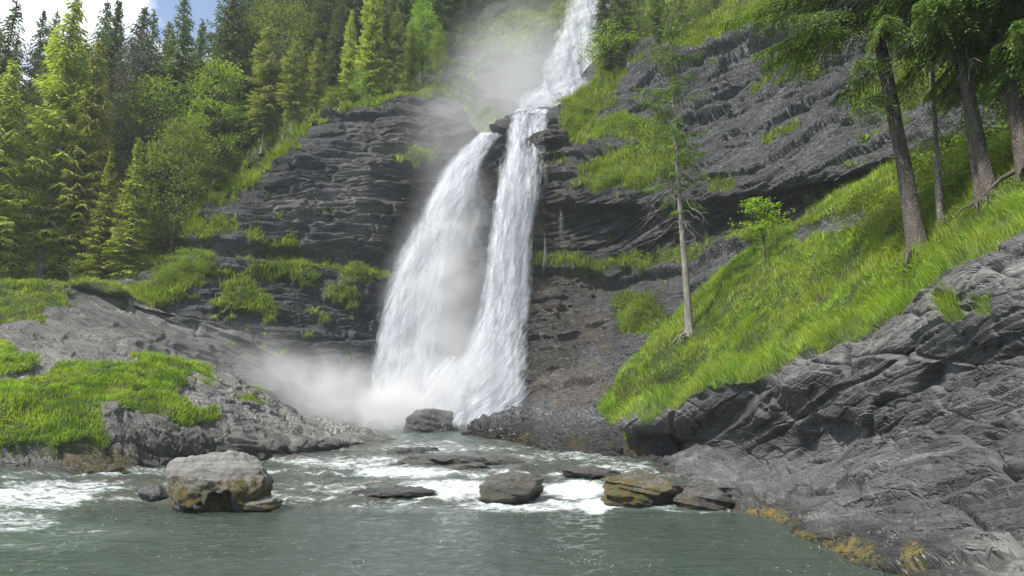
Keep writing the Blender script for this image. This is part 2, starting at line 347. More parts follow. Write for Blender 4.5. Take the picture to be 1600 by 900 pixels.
# --- the great cliff, from the left grass edge behind the falls to beyond the right frame edge (columns, top to bottom)
def wl(px, py, d, dz): 
    p = P(px, py, d); return (p[0], p[1], p[2] + dz, 0)
CC = [
 [(60,430,62),(80,434,61),(90,438,59),(95,442,57),(100,446,55),(100,452,53),(100,460,50),(100,480,47)],
 [(230,388,60),(240,395,59),(245,405,57),(250,420,55),(255,435,53),(250,450,51.5),(240,465,50),(230,490,48)],
 [(320,325,60),(310,337,58),(305,352,57),(310,376,55.5),(320,410,54),(330,450,52.5),(340,490,51),(350,540,49)],
 [(395,272,61),(385,300,58.5),(380,330,57),(380,362,56),(390,410,54.5),(400,460,53.5),(415,520,52),(430,600,50)],
 [(482,192,62),(465,240,58.5),(455,290,57.5),(450,342,57),(455,385,56),(465,440,54.5),(480,510,53),(500,630,51)],
 [(590,158,63),(580,215,60),(570,290,58.5),(565,355,58),(562,397,57.7),(560,450,55.5),(560,530,54),(560,660,52)],
 [(700,148,66),(690,200,62),(680,270,60.5),(670,340,60),(665,400,60),(660,460,59),(655,560,57),(650,675,55)],
 [(752,212,60.5),(750,235,59.8),(745,290,60),(740,350,60.2),(738,410,60.2),(735,480,59),(730,590,56.5),(725,685,54)],
 [(800,188,58.5),(800,200,57.6),(798,270,58),(796,340,58.5),(794,400,58.5),(792,470,57.5),(790,570,55),(788,685,52)],
 [(870,165,60),(862,190,56.5),(850,255,54.5),(845,330,54.5),(840,395,54.5),(838,460,53),(835,560,51.5),(830,675,49)],
 [(922,130,62),(925,200,57),(930,262,53),(930,308,51),(930,390,53),(935,450,51.5),(925,560,48.5),(920,670,45)],
 [(1000,72,60),(1000,180,54),(1010,262,49.5),(1010,322,48),(1010,392,50),(1010,440,48.5),(1000,540,45.5),(980,660,42)],
 [(1120,28,56),(1110,150,50),(1110,245,46.5),(1110,310,45),(1110,380,46),(1110,430,44),(1100,530,42),(1080,660,39)],
 [(1250,-10,52),(1240,100,47),(1240,195,43.5),(1240,280,41),(1240,340,42),(1240,410,40),(1240,520,38),(1240,650,36)],
 [(1400,-60,48),(1400,70,43),(1400,150,39.5),(1400,235,37),(1400,290,38),(1400,380,36),(1400,530,34),(1400,680,32)],
 [(1580,-120,44),(1580,30,39),(1580,105,35),(1580,190,33),(1580,240,34),(1580,350,32),(1580,520,30),(1580,650,28)],
 [(1850,-200,40),(1850,-20,35),(1850,60,31.5),(1850,150,29.5),(1850,200,30),(1850,320,28),(1850,480,26),(1850,620,25)]]
V = loft([[c[r] for c in CC] for r in range(8)], 620, 900)
GP = [[(870,225),(890,195),(930,185),(1000,188),(1070,205),(1060,222),(960,222),(900,230),(880,238)],
 [(902,272),(960,240),(1040,215),(1085,240),(1075,270),(1000,292),(950,300),(905,305)],
 [(825,395),(900,400),(1000,402),(1100,387),(1200,352),(1330,300),(1420,250),(1500,220),(1510,240),(1420,290),(1360,340),(1200,377),(1100,402),(1000,424),(940,424),(830,412)],
 [(860,150),(940,115),(1000,90),(1060,60),(1120,10),(1200,-30),(1250,-20),(1200,30),(1100,80),(1030,100),(960,140),(880,190)],
 [(880,165),(940,150),(960,165),(900,200),(870,210)],
 [(1195,215),(1250,188),(1262,200),(1200,226)],[(1205,110),(1245,85),(1290,80),(1280,120),(1215,125)],[(1400,110),(1560,60),(1700,60),(1700,140),(1560,160),(1470,170),(1400,160)],
 [(950,465),(1010,455),(1050,490),(1040,535),(985,530)],[(1105,285),(1140,280),(1150,295),(1110,300)],[(1180,140),(1205,125),(1210,135),(1185,150)],[(860,250),(880,250),(882,262),(862,262)],[(1330,150),(1420,120),(1480,110),(1490,160),(1400,180),(1330,175)],
 [(200,420),(320,322),(400,262),(480,182),(520,155),(600,142),(730,135),(730,160),(600,168),(520,182),(480,208),(425,268),(405,286),(330,330),(200,440)],
 [(285,358),(320,340),(380,350),(385,370),(310,374)],[(380,366),(455,370),(468,392),(400,385)],[(375,415),(480,405),(496,428),(440,445),(385,440)],[(520,420),(600,418),(612,438),(530,445)],
 [(150,470),(200,450),(260,425),(330,393),(338,425),(290,460),(220,485)],[(335,455),(380,440),(445,485),(430,500),(350,480)],[(490,398),(530,395),(520,408),(495,408)],[(500,455),(545,450),(560,470),(520,475)],[(480,490),(510,490),(505,505)],[(620,235),(670,232),(690,250),(640,262)],
 [(495,340),(520,335),(520,348)],[(430,340),(445,335),(448,345)]]
TP = [[(840,470),(900,480),(950,500),(960,560),(960,640),(820,650),(835,560)],[(850,405),(960,420),(930,470),(850,450)],[(1290,350),(1330,345),(1300,375)]]
PP = [[(540,200),(640,210),(620,390),(530,380)],[(430,300),(560,290),(560,360),(420,345)]]
def ov(V):   # deep overhangs below the big beds: a continuous recess under the ledges
    px, py = proj(V); x, y, z = V[..., 0], V[..., 1], V[..., 2]
    r = 0
    yl = np.interp(px, [300, 400, 500, 620, 700], [372, 380, 385, 402, 402]); a = sstep(0, 6, py - yl) * sstep(34, 14, py - yl) * sstep(700, 620, px)
    r = r - 1.1 * a
    yr = np.interp(px, [860, 950, 1100, 1240, 1400, 1600], [318, 318, 312, 292, 262, 222]); a = sstep(0, 6, py - yr) * sstep(85, 40, py - yr) * sstep(830, 880, px)
    r = r - 1.0 * a
    yr = np.interp(px, [830, 950, 1100, 1200], [412, 428, 405, 380]); a = sstep(0, 5, py - yr) * sstep(40, 15, py - yr) * sstep(820, 860, px) * sstep(1300, 1200, px)
    return r - .9 * a
def tuf(V):
    px, py = proj(V); x, y, z = V[..., 0], V[..., 1], V[..., 2]
    n_ = fbm(x * .75 + 3, y * .75, z * 1.9, 3); big = fbm(x * .16, y * .16, z * .16, 2)
    return ((n_ > .80 - .5 * big) & ((px > 885) & (py < 440) | (px < 560) & (py > 300))) * 1.
def wetcliff(V):
    px, py = proj(V)
    a = sstep(560, 640, px) * sstep(930, 860, px) * sstep(150, 230, py)
    return np.clip(a * .9 + sstep(600, 680, py) * .6 + .25 * (px > 880) * sstep(310, 380, py), 0, 1)
def mosscliff(V):
    px, py = proj(V)
    return sstep(820, 840, px) * sstep(900, 880, px) * sstep(190, 230, py) * sstep(520, 440, py) * .35
cliff, CV, CN, CG = terrain('cliff', V, M_cliff, (.02, 0, 1), ((2.3, .6), (.8, .36), (.30, .17), (.13, .06)), GP, TP, PP, wetcliff, mosscliff, extra=ov, tufts=tuf, fac=(((.75,.65,.0),(0,0,1),3.6,.8,.16),((.75,.65,.05),(0,0,1),1.3,.30,.07)), gain=lambda V: 1 + .9 * sstep(7, 12, V[..., 0]) * sstep(20, 24, V[..., 2]), bend=lambda V: -.32 * np.maximum(0, V[..., 0] - 7) * sstep(9, 15, V[..., 2]))
# --- hillside above the cliff (rows: bottom to top)
HC = [
 [wl(-500,440,50,-1.7),(-500,420,60),(-500,350,75),(-500,270,100),(-500,230,150)],
 [wl(-100,440,50,-1.7),(-100,415,60),(-100,340,75),(-100,260,100),(-100,220,150)],
 [wl(60,440,50,-1.7),(60,415,60),(60,340,75),(60,260,100),(60,215,150)],
 [wl(180,455,50,-1.5),(190,400,62),(200,320,78),(210,240,100),(210,190,150)],
 [(250,420,57),(260,370,66),(270,290,80),(280,210,100),(290,170,150)],
 [(320,332,60.5),(330,290,69),(340,225,82),(350,170,105),(350,140,150)],
 [(395,280,61.5),(405,240,70),(410,170,84),(410,110,108),(410,80,150)],
 [(482,200,62.4),(490,168,70),(485,105,85),(480,50,110),(480,0,150)],
 [(590,167,63.4),(595,138,70),(600,70,85),(600,0,110),(600,-80,150)],
 [(700,158,66.3),(706,128,71),(720,70,82),(730,0,100),(740,-100,150)],
 [(750,222,61),(770,142,72),(790,60,82),(800,-20,100),(800,-120,150)],
 [(840,200,59),(850,152,73),(860,60,80),(870,-20,92),(870,-120,140)],
 [(872,180,60),(900,140,73),(920,50,80),(930,-20,88),(940,-150,120)],
 [(925,140,62.3),(960,82,68),(980,20,78),(1000,-60,90),(1000,-200,120)],
 [(1120,36,56.5),(1120,-5,61),(1130,-80,70),(1130,-200,90),(1130,-300,120)],
 [(1250,-2,52.5),(1260,-60,58),(1260,-150,70),(1260,-260,90),(1260,-350,120)],
 [(1580,-110,44.5),(1580,-200,52),(1580,-300,65),(1580,-400,90),(1580,-500,120)],
 [(1850,-190,40.5),(1850,-300,50),(1850,-400,65),(1850,-500,90),(1850,-600,120)]]
V = loft([[c[r] for c in HC] for r in range(5)], 260, 480)
hill, HV, HN, HG = terrain('hillside', V, M_cliff, (.05, 0, 1), ((2.5, .8), (.8, .3), (.3, .1)), [], allgrass=True, notgrass=[[(745,170),(745,110),(800,85),(860,60),(880,90),(930,100),(930,180),(840,200)],[(690,85),(760,70),(800,60),(790,75),(700,100)],[(640,128),(700,118),(720,126),(650,140)]], lump=.7, wob=10, grassamp=.6)
# --- right bank: slabs, undercut, ledge (rows from water up)
BR = [
 [wl(1025,722,30,-.6),wl(1115,775,21,-.8),wl(1090,800,19,-.9),wl(1215,838,14.5,-.9),wl(1290,885,11,-.8),wl(1360,930,8.6,-.8),wl(1480,1060,6.2,-.6),wl(1800,1250,4.8,-.4)],
 [(1030,718,31),(1110,752,23),(1130,775,20),(1240,818,15.2),(1330,862,11.5),(1430,905,9),(1560,985,6.8),(1900,1050,5.2)],
 [(1030,714,31.5),(1140,735,23.8),(1190,748,20.5),(1290,775,16),(1400,800,12.4),(1500,830,9.8),(1610,870,7.8),(1950,900,6)],
 [(1040,708,32),(1150,708,25.2),(1240,703,20.9),(1340,700,16.8),(1450,700,13.6),(1550,705,11.1),(1660,710,9.3),(2000,700,7.4)],
 [(1050,700,32.2),(1135,682,26.2),(1230,657,21.7),(1320,628,17.35),(1420,612,14.8),(1520,585,12.7),(1630,560,11.1),(2000,520,9.1)],
 [(1040,686,32),(1120,662,26.6),(1215,628,21.6),(1325,586,17.2),(1415,570,14.8),(1510,540,12.7),(1620,506,11.1),(2000,440,9.3)],
 [(1000,674,31.2),(1090,645,26.6),(1195,606,21.8),(1320,554,17.4),(1400,531,15.0),(1500,488,12.9),(1600,451,11.3),(1980,370,9.3)],
 [(965,664,31.5),(1062,632,27.9),(1182,582,23),(1322,524,18.6),(1402,486,16.2),(1482,436,14.0),(1602,376,12.1),(1950,290,9.9)],
 [(968,640,33),(1064,606,30),(1184,555,26),(1324,500,21),(1404,462,18.4),(1484,415,16),(1604,350,13.8),(1950,250,11.2)]]
V = loft(BR, 600, 1080)
def mossbank(V):
    px, py = proj(V); z = V[..., 2]
    b = np.zeros(px.shape)
    for (x0, y0, rx, ry) in ((1190,808,45,17),(1325,862,50,26),(1250,842,30,14),(1425,868,22,24)):
        b = np.maximum(b, sstep(1.2, .5, ((px - x0) / rx) ** 2 + ((py - y0) / ry) ** 2))
    return np.maximum(b, .35 * sstep(.28, .05, z)) * (.9 + 0 * b)
wetbank = lambda V: np.clip(sstep(.55, .1, V[..., 2] - .2 * fbm(V[..., 0], V[..., 1], 0, 3)) + .25 * sstep(.1, .6, fbm(V[..., 0] * .5, V[..., 1] * .5, V[..., 2], 3)), 0, 1)
tilt = lambda ax, ay: (-math.sin(R(ax)), -math.sin(R(ay)), math.cos(R(ax)))
bank, BV, BN, BG = terrain('rock_bank', V, M_bank, (.12, .24, 1), ((1.1, .28), (.36, .10), (.13, .025)), [[(950,678),(1060,640),(1185,590),(1320,534),(1395,498),(1475,446),(1600,384),(1950,296),(1950,200),(1400,430),(960,600)],[(1470,470),(1500,465),(1510,500),(1480,505)],[(1520,470),(1550,465),(1550,495),(1525,495)]], wetf=wetbank, mossf=mossbank, palep=[[(1180,585),(1320,520),(1480,450),(1620,410),(1620,450),(1400,535),(1200,610)],[(1480,830),(1640,790),(1640,900),(1520,890)]], palew=.4, lump=.22, along=.16, seed=4, wob=14, adir=(.1, 1.), blen=5., warp=.22, jit=.3, blk=.25, fac=(((.1,.97,-.1),(.55,.1,.8),3.8,.85,.15),((.15,.97,-.1),(.55,.12,.8),1.3,.28,.045),((.15,.97,-.1),(.55,.12,.8),.5,.10,.012)))
# --- grassy slope on the right
SR = [
 [wl(975,660,32.6,-.9),wl(1066,626,29.2,-.9),wl(1186,576,24.6,-.9),wl(1322,524,20,-.8),wl(1402,486,17.6,-.7),wl(1482,438,15.4,-.6),wl(1602,378,13.2,-.6),wl(1950,295,10.8,-.5)],
 [(968,636,33),(1064,596,30.5),(1182,545,26),(1310,490,21),(1402,450,17.6),(1482,412,15.6),(1602,346,13.4),(1930,250,11)],
 [(965,605,34),(1060,562,31),(1180,503,28),(1300,452,24),(1400,412,19.5),(1480,382,17.3),(1600,312,15),(1900,200,12.6)],
 [(985,575,37),(1060,520,34),(1150,455,32),(1250,400,29),(1350,350,25),(1450,310,21.5),(1600,250,18),(1900,130,15.5)],
 [(1010,545,39),(1075,480,37),(1150,418,35.5),(1235,355,33.5),(1335,300,31),(1450,255,28),(1600,205,24),(1900,80,20)],
 [(1020,540,42),(1080,480,41),(1150,420,40),(1235,358,39),(1335,305,37),(1450,262,34),(1600,215,30),(1900,90,26)]]
V = loft(SR, 260, 420)
slope, SV, SN, SG = terrain('grass_slope', V, M_cliff, tilt(18, 0), ((.9, .3), (.3, .12), (.12, .05)), allgrass=True, notgrass=[[(1205,388),(1240,352),(1290,340),(1350,325),(1362,342),(1320,362),(1260,376)]], lump=.25, grassamp=.2)
# --- left slabs
L1 = [
 [wl(-400,745,26,-.5),wl(-100,742,26.3,-.5),wl(100,738,26.8,-.5),wl(230,728,28.8,-.5),wl(330,724,31,-.5),wl(440,716,33.2,-.5),wl(560,702,38,-.5),wl(650,692,41.5,-.5)],
 [(-400,720,26.4),(-100,722,26.8),(80,722,27.2),(210,718,29.2),(320,716,31.4),(435,712,33.5),(555,700,38),(650,691,41.6)],
 [(-400,700,27.2),(-100,700,27.2),(60,692,28),(180,650,30.2),(310,662,32),(425,690,33.8),(545,692,37.7),(645,688,41.7)],
 [(-400,620,29),(-100,620,29),(60,604,31),(180,606,32.5),(320,630,34),(430,662,36),(535,682,38.7),(635,685,42.2)],
 [(-400,560,33),(-100,560,33),(60,565,35),(200,570,36),(330,592,38),(440,642,40),(530,668,42),(622,683,43.5)],
 [(-400,500,40),(-100,500,40),(60,520,41),(200,548,41),(330,586,42),(440,640,43),(530,669,44.5),(612,684,45)],
 [(-400,490,44),(-100,490,44),(60,512,44),(200,550,44),(320,605,45),(430,665,46),(520,695,47),(600,705,47)]]
V = loft(L1, 420, 620)
GL = [[(-500,588),(50,594),(100,578),(180,572),(230,560),(300,555),(330,588),(322,600),(285,590),(285,620),(300,640),(327,650),(320,668),(255,660),(200,640),(165,636),(165,700),(60,705),(-500,705)],[(-500,535),(20,540),(55,565),(0,580),(-500,585)],[(375,618),(400,622),(405,635),(385,632)]]
def mossslab(V):
    px, py = proj(V); return sstep(60, 130, px) * sstep(250, 190, px) * sstep(690, 715, py) + .5 * sstep(300, 360, px) * sstep(430, 400, px) * sstep(690, 705, py)
wetslab = lambda V: np.clip(.8 * sstep(.5, .1, V[..., 2] - np.interp(V[..., 1], [21, 24, 30, 38, 45, 52], [0, .35, .8, 1.4, 2, 2.7]) - .3 * fbm(V[..., 0] * .7, V[..., 1] * .7, 0, 3)), 0, 1)
slabf, LV, LN, LG = terrain('rock_slab', V, M_slab, (.30, .0, .95), ((1.1, .26), (.38, .16), (.13, .08), (.05, .03)), GL, palep=[[(-200,500),(330,580),(640,690),(300,700),(-200,600)]], wetf=wetslab, mossf=mossslab, lump=.22, along=.14, seed=11, wob=18, fac=(((.9,.3,-.3),(.2,.7,.5),2.2,.8,.14),((.9,.3,-.3),(.2,.7,.5),.8,.28,.05)))
L2 = [
 [(-400,520,39),(-100,520,39),(60,552,40),(200,580,41),(320,620,43),(430,672,46),(540,690,48),(650,700,49)],
 [(-400,480,43),(-100,490,43),(60,502,43),(200,522,44),(320,562,46),(430,617,48),(540,655,50),(650,678,51)],
 [(-400,455,47),(-100,460,47),(60,458,46.5),(200,485,47.2),(300,510,48.2),(400,552,49.8),(520,620,51.5),(650,672,52)],
 [(-400,440,48.5),(-100,443,48.5),(60,440,47.6),(150,448,47.6),(260,483,48.6),(390,530,50.2),(500,600,52),(650,668,53)],
 [wl(-400,436,55,-1.1),wl(-100,432,56,-1.1),wl(60,430,54,-1.1),wl(160,440,54,-1.1),wl(270,474,54,-1.1),(390,526,54),(500,600,55),(650,668,55)]]
V = loft(L2, 320, 480)
slabb, MV, MN, MG = terrain('rock_shelf', V, M_slab, (.28, .05, .95), ((1.3, .38), (.45, .2), (.15, .09)), [[(-500,430),(60,432),(110,455),(105,482),(60,478),(75,515),(20,500),(-500,500)],[(60,430),(150,436),(250,470),(220,470),(120,450)]], palep=[[(-200,480),(200,510),(330,560),(330,620),(-200,560)],[(120,440),(260,470),(400,530),(360,545),(200,490)]], wetf=lambda V: sstep(330, 500, proj(V)[0]) * .7, lump=.3, seed=21, wob=8)
# --- rocks at the foot of the falls, right
R3 = [
 [wl(725,692,43,-.5),wl(800,692,42,-.5),wl(880,700,37,-.5),wl(960,708,33,-.5),wl(1060,724,29.5,-.5)],
 [(735,676,44.5),(800,664,43),(880,662,39.5),(960,672,34.5),(1065,690,30.5)],
 [(765,664,47),(825,645,46),(895,632,42.5),(960,640,37.5),(1065,660,32.5)],
 [(785,660,51),(840,600,50),(905,590,46),(965,600,41),(1065,630,36)],
 [(800,640,54),(850,545,53),(915,540,49),(990,560,44),(1085,590,39)]]
V = loft(R3, 260, 360)
foot, FV, FN, FG = terrain('rock_foot', V, M_cliff, (-.1, 0, 1), ((.9, .38), (.4, .16), (.15, .06)), [[(930,645),(965,600),(1100,560),(1100,640),(960,668)]], tanp=[[(830,570),(950,575),(955,635),(860,645),(815,640)]], wetf=lambda V: sstep(650, 690, proj(V)[1]) * .9 + sstep(850, 820, proj(V)[0]) * .5, mossf=lambda V: sstep(668, 690, proj(V)[1]) * sstep(.0, .4, fbm(V[..., 0], V[..., 1], V[..., 2], 3)), lump=.3, seed=31, wob=6, fac=(((.8,.5,0),(0,.4,.9),1.8,.7,.22),((.8,.5,0),(0,.4,.9),.6,.25,.08)))
# --- far mountain and ground sheet
a = np.linspace(-1, 1, 60); b = np.linspace(0, 1, 30); A_, B_ = np.meshgrid(a, b)
X_ = -190 + A_ * 140; Z_ = 20 + B_ * 215 * np.clip(1 - (A_ - .05) ** 2 * 1.1, 0, 1) + 12 * fbm(A_ * 4, B_ * 4, 0, 4) ; Y_ = 420 + B_ * 120
me = mkmesh('mountain', np.stack([X_, Y_, Z_], -1), gridq(30, 60), None, {'grass': np.ones(X_.size), 'bed': np.stack([X_, Y_, Z_], -1)})
tag(link('mountain', me, M_cliff), kind='structure')
g_ = np.linspace(-620, 620, 40); A_, B_ = np.meshgrid(g_, g_)
me = mkmesh('ground', np.stack([A_, B_, -2.5 + 0 * A_], -1), gridq(40, 40), None, {'grass': np.ones(A_.size), 'bed': np.stack([A_, B_, 0 * A_], -1)})
tag(link('ground', me, M_cliff), kind='structure')
# ------------------------------------------------------------------ river
def rz(x, y):
    yy = y + 2.6 * fbm(x * .22, y * .10, 3., 4) * np.clip((y - 16) / 6, 0, 1)
    base = np.interp(yy, [0, 19.6, 20.9, 22.5, 24, 26.5, 27.6, 30.5, 32, 37, 38.2, 44, 52, 70], [0, 0, .16, .22, .40, .50, .72, .82, 1.05, 1.25, 1.42, 1.95, 2.6, 3.0])
    return base
nx, ny = 620, 760
ty = np.linspace(0, 1, ny); yy = 2.5 * (60 / 2.5) ** ty; tx = np.linspace(-1, 1, nx)
Y_, X_ = np.meshgrid(yy, tx, indexing='ij'); X_ = X_ * (8 + Y_ * .75)
B0 = rz(X_, Y_)
gy = np.gradient(B0, axis=0) / np.gradient(Y_, axis=0)
steep = smooth(np.clip(gy * 6, 0, 1), 3)
chop = np.clip(.22 + .9 * sstep(17, 23, Y_) + .8 * sstep(-4, -9, X_ + .15 * Y_) * sstep(12, 17, Y_), 0, 1.2)
Z_ = B0 + chop * (.055 * fbm(X_ * .9, Y_ * .7, 1, 4) + .035 * fbm(X_ * 2.6, Y_ * 2.1, 5, 3)) + .016 * fbm(X_ * 3, Y_ * 2.6, 8, 3)
PXr, PYr = proj(np.stack([X_, Y_, Z_], -1))
foam = steep * .5
foam = np.maximum(foam, .65 * sstep(46, 52, Y_))
for (x0, y0, rx, ry, v) in ((60,775,120,28,.75),(-10,815,140,26,.62),(110,832,150,16,.38),(90,760,160,14,.65),(560,725,130,18,.6),(700,765,110,22,.85),(640,738,120,12,.8),(900,765,70,20,.9),(820,790,150,14,.75),(540,765,90,16,.5),(960,730,90,14,.55),(900,712,160,14,.5),(470,720,60,8,.6),(620,790,120,12,.45),(420,775,60,12,.5),(330,745,60,10,.45),(60,850,130,14,.35),(930,790,40,16,.95),(680,700,120,10,.55)):
    foam = np.maximum(foam, v * sstep(1.25, .1, ((PXr - x0) / rx) ** 2 + ((PYr - y0) / ry) ** 2))
Z_ = Z_ + foam * .05 * fbm(X_ * 3, Y_ * 3, 2, 3) * sstep(15, 18, Y_)
m, t, out = newmat('river_water'); pos = N(t, 'ShaderNodeTexCoord').outputs['Object']
fo = attr(t, 'foam').outputs['Fac']
fn = mathn(t, 'ADD', mathn(t, 'MULTIPLY', noi(t, pos, 1, 7, .68, (1.6, 2.6, 2), .8), .75), mathn(t, 'MULTIPLY', noi(t, pos, 1, 4, .6, (9, 13, 5)), .25))
ff = ramp(t, mathn(t, 'ADD', fn, mathn(t, 'MULTIPLY', mathn(t, 'SUBTRACT', fo, .5), .42)), [(.49, 0.), (.57, .35), (.70, 1.)])
sp = N(t, 'ShaderNodeTexVoronoi', i_Scale=1.); spm = N(t, 'ShaderNodeMapping'); spm.inputs['Scale'].default_value = (11, 6, 3); L(t, pos, spm.inputs[0]); L(t, spm.outputs[0], sp.inputs['Vector'])
spk = mathn(t, 'MULTIPLY', ramp(t, sp.outputs['Distance'], [(.09, 1.), (.16, 0.)]), ramp(t, noi(t, pos, .5, 4, .7), [(.46, 0.), (.6, .8)]))
ff = mathn(t, 'MAXIMUM', ff, mathn(t, 'MULTIPLY', spk, .7), True)
wc = mixc(t, noi(t, pos, .25, 3), (.022, .036, .029), (.052, .070, .057)); wc = mixc(t, mathn(t, 'MULTIPLY', fo, .6), wc, (.13, .165, .15)); wc = mixc(t, mathn(t, 'MULTIPLY', attr(t, 'shallow').outputs['Fac'], ramp(t, noi(t, pos, .9, 5, .6), [(.4, 0.), (.6, .85)])), wc, (.055, .048, .036))
wb = N(t, 'ShaderNodeBsdfPrincipled', i_Roughness=.09, i_IOR=1.33); L(t, wc, wb.inputs['Base Color'])
hh = mathn(t, 'ADD', mathn(t, 'MULTIPLY', noi(t, pos, 1, 5, .6, (1.5, 3.2, 1), .5), 1.), mathn(t, 'MULTIPLY', noi(t, pos, 1, 4, .6, (6, 12, 4), .4), .3))
bp = N(t, 'ShaderNodeBump', i_Strength=.75, i_Distance=.14); L(t, hh, bp.inputs['Height']); L(t, bp.outputs[0], wb.inputs['Normal'])
fb = N(t, 'ShaderNodeBsdfPrincipled', i_Roughness=.6); fb.inputs['Base Color'].default_value = (.60, .64, .64, 1)
bp2 = N(t, 'ShaderNodeBump', i_Strength=.8, i_Distance=.12); L(t, fn, bp2.inputs['Height']); L(t, bp2.outputs[0], fb.inputs['Normal'])
mx = N(t, 'ShaderNodeMixShader'); L(t, ff, mx.inputs[0]); L(t, wb.outputs[0], mx.inputs[1]); L(t, fb.outputs[0], mx.inputs[2]); L(t, mx.outputs[0], out.inputs[0]); M_river = m
tag(link('river', mkmesh('river', np.stack([X_, Y_, Z_], -1), gridq(ny, nx), None, {'foam': foam, 'shallow': sstep(18, 22, Y_) * sstep(44, 36, Y_)}), M_river), kind='structure')
def waterz(x, y): return float(rz(np.array([x]), np.array([y]))[0])
# ------------------------------------------------------------------ grass
def scatter(V, Nn, g, dens, cap=400000, off=(0., 1.)):
    n, m = g.shape
    a, b, c, d = V[:-1, :-1], V[:-1, 1:], V[1:, 1:], V[1:, :-1]
    ar = .5 * np.linalg.norm(np.cross(c - a, d - b), axis=2)
    gg = np.minimum(np.minimum(g[:-1, :-1], g[1:, 1:]), np.minimum(g[1:, :-1], g[:-1, 1:]))
    px, py = proj(a); vis = (px > -90) & (px < 1690) & (py > -90) & (py < 960)
    dist = np.linalg.norm(a, axis=2)
    lam = ar * dens(dist) * gg * vis
    tot = lam.sum()
    if tot > cap: lam *= cap / tot
    k = rng.poisson(lam); idx = np.repeat(np.arange(k.size), k.ravel())
    i, j = np.unravel_index(idx, k.shape); u, v = rng.random(len(i))[:, None], rng.random(len(i))[:, None]
    p = (a[i, j] * (1 - u) + b[i, j] * u) * (1 - v) + (d[i, j] * (1 - u) + c[i, j] * u) * v
    return p, Nn[i, j]
def blades(name, p, nr, ln, wd, mat, droop=.5, lean=.35, kind='stuff'):
    n = len(p)
    if n == 0: return
    x, y, z = p.T
    clump = np.clip(.95 + .6 * fbm(x * 1.3, y * 1.3, z * 1.3, 2) + .6 * fbm(x * 3.6, y * 3.6, z * 3.6, 2), .25, 2.)
    ln = ln * clump * (.5 + rng.random(n))
    out_ = nr * np.array([1, 1, .0]); out_ = out_ / (np.linalg.norm(out_, axis=1, keepdims=True) + .15)
    ra = rng.random(n) * 2 * math.pi; rd = np.stack([np.cos(ra), np.sin(ra), 0 * ra], 1)
    cd_ = fbm(x * .9 + 7, y * .9, z, 2)[:, None] * 1.2; comb = np.concatenate([np.cos(cd_ * 3), np.sin(cd_ * 3), 0 * cd_], 1) * .25
    hd = out_ * lean * 1.3 + rd * .38 + comb
    d1 = hd * .6 + np.array([0, 0, 1.]); d1 /= np.linalg.norm(d1, axis=1, keepdims=True)
    d2 = hd * 1.6 + np.array([0, 0, 1.]) * (1 - droop * 1.9 * rng.random((n, 1))); d2 /= np.linalg.norm(d2, axis=1, keepdims=True)
    L_ = ln[:, None]; p1 = p + d1 * L_ * .5; p2 = p1 + d2 * L_ * .55
    s = np.cross(d1, rd); s /= np.linalg.norm(s, axis=1, keepdims=True) + 1e-6; W = wd[:, None] * s
    V = np.stack([p - W * .6, p + W * .6, p1 + W * .5, p1 - W * .5, p2], 1).reshape(-1, 3)
    k = np.arange(n)[:, None] * 5
    rn = np.clip(.42 + .4 * fbm(x * .8, y * .8, z * .8, 2) + .4 * fbm(x * 3.3, y * 3.3, z * 3.3, 2) + .5 * (rng.random(n) - .5), 0, 1)
    me = mkmesh(name, V, k + np.array([[0, 1, 2, 3]]), k + np.array([[3, 2, 4]]), {'rnd': np.repeat(rn, 5)})
    o = link(name, me, mat); tag(o, kind=kind); return o
def gw(p, k=.00042): return np.maximum(.004, np.linalg.norm(p, axis=1) * k)
p, q = scatter(SV, SN, SG, lambda d: np.clip(9500 / d ** 1.15 * 1.6, 60, 900), 300000)
blades('slope_grass', p, q, .21, gw(p, .00048), M_grass, .55, .4)
p, q = scatter(BV, BN, BG, lambda d: np.clip(14000 / d ** 1.2, 60, 900), 50000)
blades('bank_grass', p, q, .34, gw(p, .00048), M_grass, .8, .6)
edge_ = BG * (1 - sstep(0, 1, smooth(BG, 25) * 1.15 - .15))
p, q = scatter(BV, BN, (edge_ > .3) * 1., lambda d: 160 + 0 * d, 6000)
blades('dry_edge_grass', p, q, .42, gw(p, .0004), M_dry, 1.3, .9)
p, q = scatter(CV, CN, CG, lambda d: 110 + 0 * d, 130000)
blades('cliff_grass', p, q, .50, gw(p, .0007), M_grassd, .75, .55)
p, q = scatter(LV, LN, LG, lambda d: 330 + 0 * d, 110000)
blades('slab_grass', p, q, .22, gw(p, .0006), M_grass, .7, .5)
p, q = scatter(MV, MN, MG, lambda d: 120 + 0 * d, 30000)
blades('shelf_grass', p, q, .22, gw(p, .0007), M_grassd, .6, .4)
p, q = scatter(FV, FN, FG, lambda d: 260 + 0 * d, 30000)
blades('foot_grass', p, q, .34, gw(p, .0007), M_grass, .9, .6)
hg = HG * (np.linalg.norm(HV, axis=2) < 105)
p, q = scatter(HV, HN, hg, lambda d: 22 + 0 * d, 90000)
blades('hill_grass', p, q, .5, gw(p, .0009), M_grassd, .6, .4)
def fringe(name, V, Nn, g, dens, ln, mat, cap):
    """loose tufts thinning out from the edge of the turf onto the rock"""
    s_ = smooth(g, 26); f_ = (s_ > .02) * (g < .5) * s_ * (.35 + fbm(V[..., 0] * 2.2, V[..., 1] * 2.2, V[..., 2] * 2.2, 2) > .12)
    p, q = scatter(V, Nn, f_, lambda d: dens + 0 * d, cap); blades(name, p, q, ln, gw(p, .0006), mat, .9, .6)
fringe('loose_tufts', LV, LN, LG, 420, .13, M_grass, 22000)
fringe('loose_cliff_tufts', CV, CN, CG, 150, .26, M_grassd, 45000)
fringe('loose_bank_tufts', BV, BN, BG, 500, .16, M_dry, 16000)
